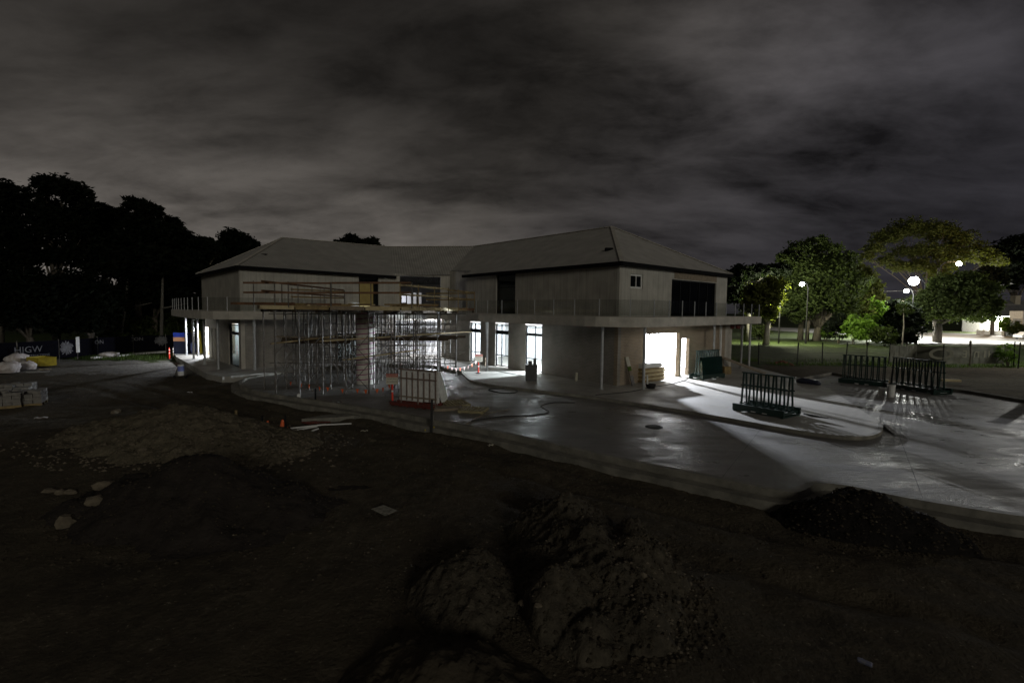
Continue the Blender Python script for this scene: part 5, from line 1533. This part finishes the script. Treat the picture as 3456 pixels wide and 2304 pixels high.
rtree('park_tree', 2905, 88, 'fine leaved tree lit green on its right side beside the big dark tree', [(2900, 920, 40), (2930, 960, 40), (2900, 1000, 45), (2950, 1000, 35), (2890, 1050, 45), (2945, 1040, 35)], 8000, .34, 'leaf_gum', 404, droop=.5)
rtree('umbrella_tree', 3110, 125, 'huge flat topped tree arching high behind the street lamps',
      [(3000, 800, 48), (3060, 780, 50), (3130, 775, 48), (3190, 790, 48), (3250, 810, 50), (3300, 850, 45), (2950, 840, 35), (2920, 870, 24), (3350, 880, 40), (2990, 880, 30), (3240, 870, 45), (3060, 850, 42), (3130, 845, 42), (3190, 860, 42), (3100, 900, 45), (3170, 915, 45), (3030, 900, 35)], 21000, .38, 'leaf_gum', 405, tr=.26, fill=.3, split=8)
rtree('park_tree', 3163, 83, 'wide spreading dark tree in front of the bright street', [(3090, 1030, 40), (3140, 1000, 40), (3190, 960, 45), (3250, 960, 55), (3310, 990, 50), (3345, 1030, 35), (3080, 1060, 55), (3160, 1040, 60), (3240, 1040, 60), (3310, 1060, 42)],
      22000, .3, 'leaf_mid', 406, tr=.55, fill=.6, split=3.2)
rtree('park_tree', 3050, 80, 'smaller dark tree left of the spreading tree', [(3020, 1040, 35), (3050, 1050, 40), (3010, 1080, 40), (3070, 1100, 45), (3040, 1130, 40)], 6500, .34, 'leaf_dark', 407, tr=.25)
rtree('park_tree', 3420, 135, 'dim tall trees filling the right edge above the house', [(3400, 850, 50), (3450, 830, 50), (3380, 900, 45), (3440, 920, 60), (3390, 960, 40), (3500, 900, 60)], 9000, .55, 'leaf_dark', 408, tr=.5)
rtree('park_tree', 3345, 118, 'dim tree between the flat topped tree and the house', [(3340, 930, 36), (3365, 950, 28), (3320, 965, 36)], 4000, .5, 'leaf_dark', 409)
for k, (px, py, Y, rp, lab, lf) in enumerate(((2830, 1105, 78, 36, 'dark bush right of the big trunks', 'leaf_dark'), (2880, 1110, 76, 34, 'bright green bush in the middle of the park', 'leaf_light'), (2925, 1120, 74, 34, 'dense green bush next to the brightest one', 'leaf_light'),
                                              (2960, 1075, 80, 36, 'round bush with a lit top below the lamp', 'leaf_light'), (2985, 1135, 72, 36, 'dark bush left of the thin sapling', 'leaf_mid'), (3060, 1140, 72, 34, 'dark bush below the smaller dark tree', 'leaf_dark'),
                                              (2790, 1120, 84, 26, 'yellow green bush behind the big trunks', 'leaf_light'), (2560, 1120, 86, 36, 'low bush on the lit lawn behind the columns', 'leaf_mid'), (3435, 1112, 108, 22, 'hedge in front of the far house', 'leaf_mid'),
                                              (3392, 1100, 112, 13, 'small garden tree left of the hedge', 'leaf_light'), (3400, 1195, 46.6, 26, 'bright green weed on the right end of the fence', 'leaf_light'))):
    shrub(px, py, Y, rp, lab, 500 + k, lf, 1700, 'bushes in the park on the right', z=0 if Y > 50 else -.15, size=.26 if Y > 50 else .09)
# weeds along the fence: uncountable
gw = MB(); rg_ = random.Random(77)


def tufts(x0, x1, y0, y1, n, h):
    for _ in range(n):
        x = rg_.uniform(x0, x1); y = rg_.uniform(y0, y1); z = ground_h(x, y) - .02
        hh_ = h * rg_.uniform(.4, 1.3); a = rg_.uniform(0, 6.28); l = rg_.uniform(.1, .5) * hh_; w_ = .03 + .02 * rg_.random()
        gw.add([(x - w_ * math.sin(a), y + w_ * math.cos(a), z), (x + w_ * math.sin(a), y - w_ * math.cos(a), z), (x + l * math.cos(a), y + l * math.sin(a), z + hh_)], [(0, 1, 2)])


tufts(21, 62, 48.5, 51, 1600, .3); tufts(24, 60, 45.5, 47.5, 1400, .3); tufts(-45, -33, 46, 50, 1200, .4)
tag(gw.build('weeds', 'grass'), 'long grass and weeds along the fences', 'grass', kind='stuff')


# ------------------------------------------------------------------ fences
def fence_r():
    r = empty('shade_cloth_fence', (42, 47.8, -.1), 'post and wire fence hung with torn grey shade cloth between the site and the park', 'fence')
    P = [G(px, 1222, 0) for px in (2560, 2690, 2775, 2855, 2925, 3000, 3090)] + [G(px, 1228, 0) for px in (3180, 3272, 3385)] + [G(3421, 1234, 0), G(3436, 1237, 0), Vector((56, 46, 0)), Vector((62, 45, 0))]
    for i, p in enumerate(P):
        h = 1.85 if i not in (8, 10, 11) else 2.2
        m_ = MB(); m_.tube([(p.x, p.y, -.3), (p.x + (.05 if i % 2 else -.04), p.y, h)], .05 if i not in (8,) else .1, 6); m_.build('fence_post', 'dark_metal' if i not in (8,) else 'trunk', r)
    w_ = MB()
    for z in (1.72, .9, .15):
        for i in range(len(P) - 1): w_.tube([(P[i].x, P[i].y, z), ((P[i].x + P[i + 1].x) / 2, (P[i].y + P[i + 1].y) / 2, z - .04), (P[i + 1].x, P[i + 1].y, z)], .012, 4)
    w_.build('wire', 'galv', r)
    spans = ((0, 1, .1, .95, .25), (1, 3, .15, .92, .2), (3, 4, .0, .9, .7), (5, 6, .02, 1.0, 0), (6, 9, .0, 1.0, 0))
    for k, (a, b_, lo, hi, tear) in enumerate(spans):
        m_ = MB(); vs = []; fs = []; nu, nv = 40, 8
        for i in range(nu + 1):
            f = i / nu * (b_ - a); j = min(int(f), b_ - a - 1); p = P[a + j].lerp(P[a + j + 1], f - j)
            for q in range(nv + 1):
                g = q / nv; top = 1.68 - .10 * math.sin(math.pi * (f - j)) - tear * (i / nu) * (1 if k % 2 else .5); z = .02 + (top - .02) * g
                vs.append((p.x, p.y - .05 + .05 * noise.noise(Vector((i * .35, q * .4, k * 5))), z + .03 * noise.noise(Vector((i * .3, k * 7, 0)))))
        for i in range(nu):
            for q in range(nv): fs.append((i * (nv + 1) + q, (i + 1) * (nv + 1) + q, (i + 1) * (nv + 1) + q + 1, i * (nv + 1) + q + 1))
        m_.add(vs, fs); m_.build('shade_cloth', 'shade_thin' if k < 3 else 'shade', r, smooth=True)
    def onf(px):
        d = ray(px, 1200); best = None
        for i in range(len(P) - 1):
            for k in range(60):
                q = P[i].lerp(P[i + 1], k / 60); e_ = abs(q.x / q.y - d.x / d.y)
                if best is None or e_ < best[0]: best = (e_, q)
        q = best[1].copy(); q.y -= .16; return q
    # letters showing through from the far side of the printed cloth
    for ch, px, mir, sz in (('E', 3243, True, 1.0), ('n', 3281, True, 1.35), ('I', 3313, False, 1.0), ('H', 3330, True, 1.0), ('S', 3362, True, .95)):
        p = onf(px); p.z = .62
        text_mb(ch, sz * .95, p, (1, 0, 0), (0, 0, 1), .01, mir).build('lettering', 'cloth_ink', r)
    el_ = MB(); p = onf(3170); yy_ = p.y - .06; el_.add([(p.x + 1.15 * math.cos(a) , yy_, .95 + .55 * math.sin(a)) for a in [k * math.pi / 12 for k in range(24)]] + [(p.x + .8 * math.cos(a), yy_, .95 + .33 * math.sin(a)) for a in [k * math.pi / 12 for k in range(24)]],
                                                [(k, (k + 1) % 24, 24 + (k + 1) % 24, 24 + k) for k in range(24)]); el_.build('ring_emblem', 'cloth_ink2', r)


M['cloth_ink2'] = mat('cloth_ink2', (.24, .235, .18), (.17, .17, .13), scale=3, rough=.9)
M['cloth_ink'] = mat('cloth_ink', (.36, .35, .27), (.27, .27, .2), scale=3, rough=.9)
tm2 = bpy.data.materials.new('shade_thin'); tm2.use_nodes = True; t = tm2.node_tree; b = t.nodes['Principled BSDF']; b.inputs['Base Color'].default_value = (.10, .105, .085, 1); b.inputs['Alpha'].default_value = .5; b.inputs['Roughness'].default_value = .9
M['shade_thin'] = tm2
fence_r()


def fence_l():
    P = [G(px, py, -.3) for px, py in ((-160, 1238), (60, 1226), (200, 1214), (262, 1208), (330, 1200), (450, 1190), (560, 1186), (640, 1184))]
    r = empty('banner_fence', P[2], 'temporary fence hung with dark banners along the left trees', 'fence')
    for p in P:
        m_ = MB(); m_.tube([(p.x, p.y, -.4), (p.x, p.y, 1.55)], .03, 6); m_.build('fence_post', 'galv', r)
    for i in range(len(P) - 1):
        a, b_ = P[i], P[i + 1]; d = (b_ - a).normalized(); n_ = Vector((-d.y, d.x, 0))
        m_ = MB(); m_.obox((a + b_) / 2 + Vector((0, 0, .95)) - n_ * .05, d, n_, Z, (b_ - a).length / 2 - .05, .008, .8); m_.build('banner', 'banner', r)
    def on(px, i):  # point on the banner line of span i seen at px
        a, b_ = P[i], P[i + 1]; d = ray(px, 1150); d.z = 0; d.normalize(); e = (b_ - a); e.z = 0
        den = d.x * e.y - d.y * e.x; tt = (a.x * e.y - a.y * e.x) / den; return Vector((d.x * tt, d.y * tt, 0)), e.normalized()
    for s, px, i, z, sz in (('H|GW', 40, 1, .55, .75), ('CONSTRUCTIONS', 62, 1, .18, .26), ('H CON', 279, 4, .85, .55), ('H|CON', 417, 5, .95, .5), ('H', 658, 6, .6, .5)):
        p, e = on(px, i); n_ = Vector((-e.y, e.x, 0)); text_mb(s, sz, p - n_ * .16 + Vector((0, 0, z)), e, Z, .008).build('lettering', 'banner_ink', r)
    for px, i, z, R_ in ((221, 2, .72, .68), (544, 5, .9, .62)):
        p, e = on(px, i); n_ = Vector((-e.y, e.x, 0)); c0_ = p - n_ * .09 + Vector((0, 0, z)); m_ = MB()
        rgx = random.Random(int(px))
        for k in range(26):
            a = k / 26 * 6.283 + rgx.uniform(-.05, .05); r1 = R_ * rgx.uniform(.72, 1); w_ = .075
            q = [c0_ + e * (rr * math.cos(a + s)) + Z * (rr * math.sin(a + s)) for rr, s in ((.16, -.2), (r1, -w_), (r1, w_), (.16, .2))]
            m_.add([x - n_ * (.001 * (k % 5)) for x in q], [(0, 1, 2, 3)])
        m_.add([c0_ - n_ * .008 + e * (.26 * math.cos(k / 20 * 6.283)) + Z * (.26 * math.sin(k / 20 * 6.283)) for k in range(20)], [tuple(range(20))])
        m_.build('round_emblem', 'banner_ink', r)
    p, e = on(258, 3); n_ = Vector((-e.y, e.x, 0)); m_ = MB(); m_.obox(p - n_ * .1 + Z * .95, e, n_, Z, .2, .01, .72); m_.build('white_panel', 'white', r)


fence_l()
# post at the right edge whose shadow falls across the slab
m_ = MB(); m_.tube([(28.5, 27.4, -.3), (28.55, 27.4, 1.2), (28.5, 27.45, 2.5)], [.3, .26, .22], 10); 
e = empty('site_post', (28.5, 27.4, -.2), 'stout timber post at the right edge of the slab', 'post'); m_.build('post', 'trunk', e)

# ------------------------------------------------------------------ street lamps, pole, wires
M['lamp_white'] = mat('lamp_white', (1, 1, 1), emit=(.95, 1, .97), estr=60)
M['pole_grey'] = mat('pole_grey', (.012, .012, .012), rough=.9, spec=.05)
M['lamp_soft'] = mat('lamp_soft', (1, 1, 1), emit=(.9, .93, 1), estr=14)


def street_lamp(px, py, Y, label, power, hr=.35, armx=-1.5, m__='lamp_white', col=(1, 1, .93), polex=None, down=True, zb=0, spill=0):
    h = V(px, py, Y); pxx = h.x + (-armx)
    e = empty('street_lamp', (pxx, Y, zb), label, 'street lamp', 'street lamps')
    m_ = MB(); m_.tube([(pxx, Y, zb - .2), (pxx, Y, h.z - .9), (pxx + armx * .3, Y, h.z - .1), (h.x, Y, h.z + .12)], [.12, .08, .06, .05], 8); m_.build('pole', 'pole_grey', e)
    m_ = MB(); m_.lathe((h.x, Y, h.z - .06), [(hr * .3, 0), (hr * .45, .08), (hr * .35, .2), (.05, .26)], 12); m_.build('lamp_head', 'pole_grey', e)
    m_ = MB(); m_.lathe((h.x, Y - .12, h.z - .34), [(hr * .25, -hr * .9), (hr * .7, -hr * .65), (hr * .93, -hr * .25), (hr * .95, hr * .1), (hr * .75, hr * .5), (hr * .35, hr * .78)], 12); m_.build('lens', m__, e)  # lens drawn oversized, its shape standing in for the lamp's glare
    if power:
        if power > 4000 and hr != .3: spot_lamp('lamp_light', (h.x, Y, h.z - .5 - hr), power, col, .3, 152, e)
        else: point_lamp('lamp_light', (h.x, Y - hr - .3, h.z - .75), power, col, .3, e)
    if spill: point_lamp('spill_light', (h.x, Y - hr - .35, h.z - .3), spill, col, .3, e)
    return e


street_lamp(3083, 941, 92, 'blinding white street lamp on an arm left of the utility pole', 90000, .85, -2.2, spill=500)
street_lamp(3058, 974, 79, 'smaller white lamp just below and left of the blinding one', 2500, .34, -1.2, spill=250)
street_lamp(3235, 884, 108, 'long armed lamp high in the flat topped tree with an orange glow', 3900, .5, 3.5, col=(1, .62, .25), spill=1500)
street_lamp(2706, 951, 76, 'white lamp shining through the middle of the big dark tree', 260, .34, -1.0, 'lamp_white')
street_lamp(2886, 972, 130, 'tiny upper lamp seen past the right side of the big dark tree', 1500, .3, -1)
street_lamp(2886, 998, 120, 'tiny lower lamp seen past the right side of the big dark tree', 3500, .42, -1)
street_lamp(2612, 1000, 75.5, 'hidden lamp blazing behind the drooping gum tree', 3000, .45, -1, col=(1, 1, .7), spill=7000)
# lamp just past the right edge of the picture lighting the slab
e = street_lamp(3640, 820, 46, 'street lamp just outside the right edge lighting the wet slab', 2900, .3, -1.2, col=(1, .98, .92))

up = empty('utility_pole', (73.0, 87.2, 0), 'tall utility pole with a crossarm carrying wires to the right', 'utility pole')
m_ = MB(); m_.tube([(73, 87.2, -.2), (73, 87.2, 9.2), (73.1, 87.2, 12.6)], [.2, .15, .1], 9); m_.build('pole', 'trunk', up)
m_ = MB(); m_.bar((71.3, 87.2, 8.75), (74.8, 87.2, 8.75), .12, .14); m_.build('crossarm', 'trunk_pale', up)
m_ = MB(); m_.tube([(73.1, 87.2, 10.0), (73.15, 87.1, 12.0), (73.4, 87.1, 13.0), (74.2, 87.1, 13.6)], .07, 6); m_.build('bracket', 'galv', up)
m_ = MB(); m_.tube([(73, 87.2, 7.6), (71.0, 87.4, 10.1)], .06, 6); m_.build('bracket', 'galv', up)
for k, (z0, x1, y1, z1) in enumerate(((8.9, 140, 100, 11.0), (8.85, 140, 104, 10.2), (7.0, 140, 100, 6.4), (8.9, 30, 100, 9.0))):
    m_ = MB(); a = Vector((73 + (k - 1) * .8, 87.2, z0)); b_ = Vector((x1, y1, z1)); L = []
    for j in range(17):
        f = j / 16; p = a.lerp(b_, f); p.z -= 2.0 * f * (1 - f); L.append(p)
    m_.tube(L, .035, 4); m_.build('wire', 'galv', up)
sg = empty('sapling', (V(3045, 1150, 70).x, 70, 0), 'thin grey sapling stem in front of the park bushes', 'tree')
x = V(3045, 1150, 70).x; m_ = MB(); m_.tube([(x, 70, -.2), (x + .1, 70, 3), (x - .1, 70, 5.6)], [.1, .07, .03], 6); m_.build('trunk', 'trunk_pale', sg)
mb = MB(); leaf_cloud(mb, [(x, 70, 5.3, 1.0, .8)], 400, .25, random.Random(3)); mb.build('crown', 'leaf_mid', sg)

# ------------------------------------------------------------------ house and vehicles over the road
hs = empty('far_house', (V(3440, 1100, 128).x, 130, 0), 'low house with a grey tiled roof, chimney and brightly lit veranda over the road', 'house')
X0 = V(3366, 1100, 128).x; X1 = X0 + 17
w = MB(); wall(w, (X0 + 1.5, 129, 0), (X1, 129, 0), 0, 4.4, .3, [(3.0, 4.4, 1.2, 2.8), (8.5, 10, 1.0, 2.9)]); wall(w, (X1, 129, 0), (X1, 140, 0), 0, 4.4, .3); wall(w, (X0 + 1.5, 140, 0), (X0 + 1.5, 129, 0), 0, 4.4, .3); wall(w, (X1, 140, 0), (X0 + 1.5, 140, 0), 0, 4.4, .3); w.build('wall', 'white', hs)
m_ = MB(); a = [(X0 - 3, 127.6, 4.4), (X1 + 1, 127.6, 4.4), (X1 + 1, 141, 4.4), (X0 - 3, 141, 4.4), (X0 + 6, 134.3, 8.6), (X1 - 4, 134.3, 8.6)]
m_.add(a, [(0, 1, 5, 4), (1, 2, 5), (2, 3, 4, 5), (3, 0, 4), (3, 2, 1, 0)]); M['tiles'] = mat('tiles', (.16, .155, .16), (.10, .10, .105), scale=3, rough=.85, bump=.5); m_.build('roof', 'tiles', hs)
m_ = MB(); cx = V(3418, 1010, 134).x; m_.box(cx - .7, 132.6, 7.2, cx + .7, 134, 9.6); ch = m_.build('chimney', 'brick', hs)
m_ = MB(); m_.box(cx - .8, 132.5, 9.6, cx + .8, 134.1, 9.8); m_.build('chimney_cap', 'brick', hs)
for k in range(3):
    m_ = MB(); m_.tube([(X0 - 2.6 + k * 2.2, 127.9, 0), (X0 - 2.6 + k * 2.2, 127.9, 4.38)], .09, 8); m_.build('veranda_post', 'white', hs)
m_ = MB(); m_.box(X0 + 4.5, 128.9, 1.2, X0 + 5.9, 128.95, 2.8); m_.build('window', 'dark_glass', hs)
point_lamp('veranda_lamp', (X0 - .6, 127.2, 3.3), 30000, (1, .95, .85), .2, hs)
fe = MB(); x = V(3385, 1100, 118).x
fe.box(x - 6.0, 118, 0, x, 118.15, 1.0); 
for k in range(5): fe.box(x - 6.0 + k * 1.45, 117.9, 0, x - 5.8 + k * 1.45, 118.0, 1.3)
tag(fe.build('white_garden_wall', 'white'), 'low white garden wall across the road in front of the house', 'wall')
# small white box building at the right edge
sh = empty('white_cabin', (V(3458, 1100, 112).x, 112, 0), 'white cabin with a dark window at the right edge across the road', 'cabin')
x = V(3449, 1100, 112).x
m_ = MB(); m_.box(x, 112, 0, x + 5, 115, 5.6); m_.build('wall', 'white', sh)
m_ = MB(); m_.box(x - 1.9, 112.2, 0, x - .01, 114.6, 3.9); m_.build('porch', 'white', sh)
m_ = MB(); m_.box(x - 1.3, 112.15, 1.9, x - .4, 112.19, 3.4); m_.build('window', 'dark_glass', sh)


def car(x, y, rz, label, paint):
    r = empty('parked_car', (x, y, .05), label, 'car', None, rz)
    prof = [(-2.0, .35), (-2.05, .75), (-1.75, .95), (-1.2, 1.0), (-.75, 1.42), (.55, 1.45), (1.25, 1.02), (1.95, .88), (2.08, .55), (2.0, .32)]
    m_ = MB(); hw = .85; vs = []; n = len(prof)
    for s in (-1, 1):
        for px, pz in prof: vs.append((px, s * (hw - (.16 if pz > 1.1 else 0)), pz))
    fs = [(i, (i + 1) % n, n + (i + 1) % n, n + i) for i in range(n)] + [tuple(range(n - 1, -1, -1)), tuple(range(n, 2 * n))]
    m_.add(vs, fs); m_.build('body', paint, r, local=True)
    for s in (-1, 1):
        m_ = MB(); yy = s * (hw - .145); m_.add([(-1.05, yy, 1.05), (1.05, yy, 1.05), (.5, yy - s * .005, 1.38), (-.72, yy - s * .005, 1.38)], [(0, 1, 2, 3)]); m_.build('side_window', 'dark_glass', r, local=True)
        for wx in (-1.3, 1.28):
            m_ = MB(); m_.tube([(wx, s * .7, .33), (wx, s * .88, .33)], .33, 16); wl = m_.build('wheel', 'rubber', r, local=True)
            m_ = MB(); m_.tube([(wx, s * .881, .33), (wx, s * .895, .33)], .2, 12); m_.build('rim', 'white', wl, local=True)
    for s in (-.6, .6):
        m_ = MB(); m_.box(-2.08, s - .15, .62, -2.03, s + .15, .76); m_.build('headlight', 'white', r, local=True)


p = V(3462, 1140, 97); car(p.x + .3, 97, .05, 'small white car parked at the right edge of the bright road', 'white')

# scraps lying about
for px, py, w_, l_, m__, lab in ((1655, 1507, .12, .22, 'sign_cream', 'crumpled pale scrap on the dirt in front of the kerb'), (128, 1254, .16, 1.3, 'white', 'white board lying in front of the yellow bin'),
                                 (152, 1247, .2, .7, 'timber_pale', 'short pale board under the corner of the yellow bin'), (138, 1405, .25, .45, 'white_cloth', 'small pale rag in front of the paver stacks'),
                                 (1230, 1452, .06, .3, 'sign_cream', 'thin pale offcut on the dirt right of the white pipes'), (640, 1322, .08, .3, 'white', 'small white scrap on the dark yard')):
    p = G(px, py, -.4); p.z = surf(p.x, p.y) + .03; a = (px * 7 % 10) / 10
    m_ = MB(); n_ = 6; vs = []
    for i in range(n_ + 1):
        for s_ in (-1, 1): 
            f = i / n_ - .5; vs.append((p.x + f * l_ * math.cos(a) - s_ * w_ * .5 * math.sin(a), p.y + f * l_ * math.sin(a) + s_ * w_ * .5 * math.cos(a), p.z + .02 * math.sin(i * 1.9 + px)))
    vs += [(x, y, z - .015) for x, y, z in vs]; k_ = 2 * (n_ + 1)
    m_.add(vs, [(2 * i, 2 * i + 2, 2 * i + 3, 2 * i + 1) for i in range(n_)] + [(k_ + 2 * i, k_ + 2 * i + 1, k_ + 2 * i + 3, k_ + 2 * i + 2) for i in range(n_)] + [(0, 1, k_ + 1, k_), (k_ - 2, 2 * k_ - 2, 2 * k_ - 1, k_ - 1)]
           + [(2 * i, k_ + 2 * i, k_ + 2 * i + 2, 2 * i + 2) for i in range(n_)] + [(2 * i + 1, 2 * i + 3, k_ + 2 * i + 3, k_ + 2 * i + 1) for i in range(n_)])
    tag(m_.build('scrap' if 'board' not in lab else 'loose_board', m__), lab, 'scrap' if 'board' not in lab else 'board')
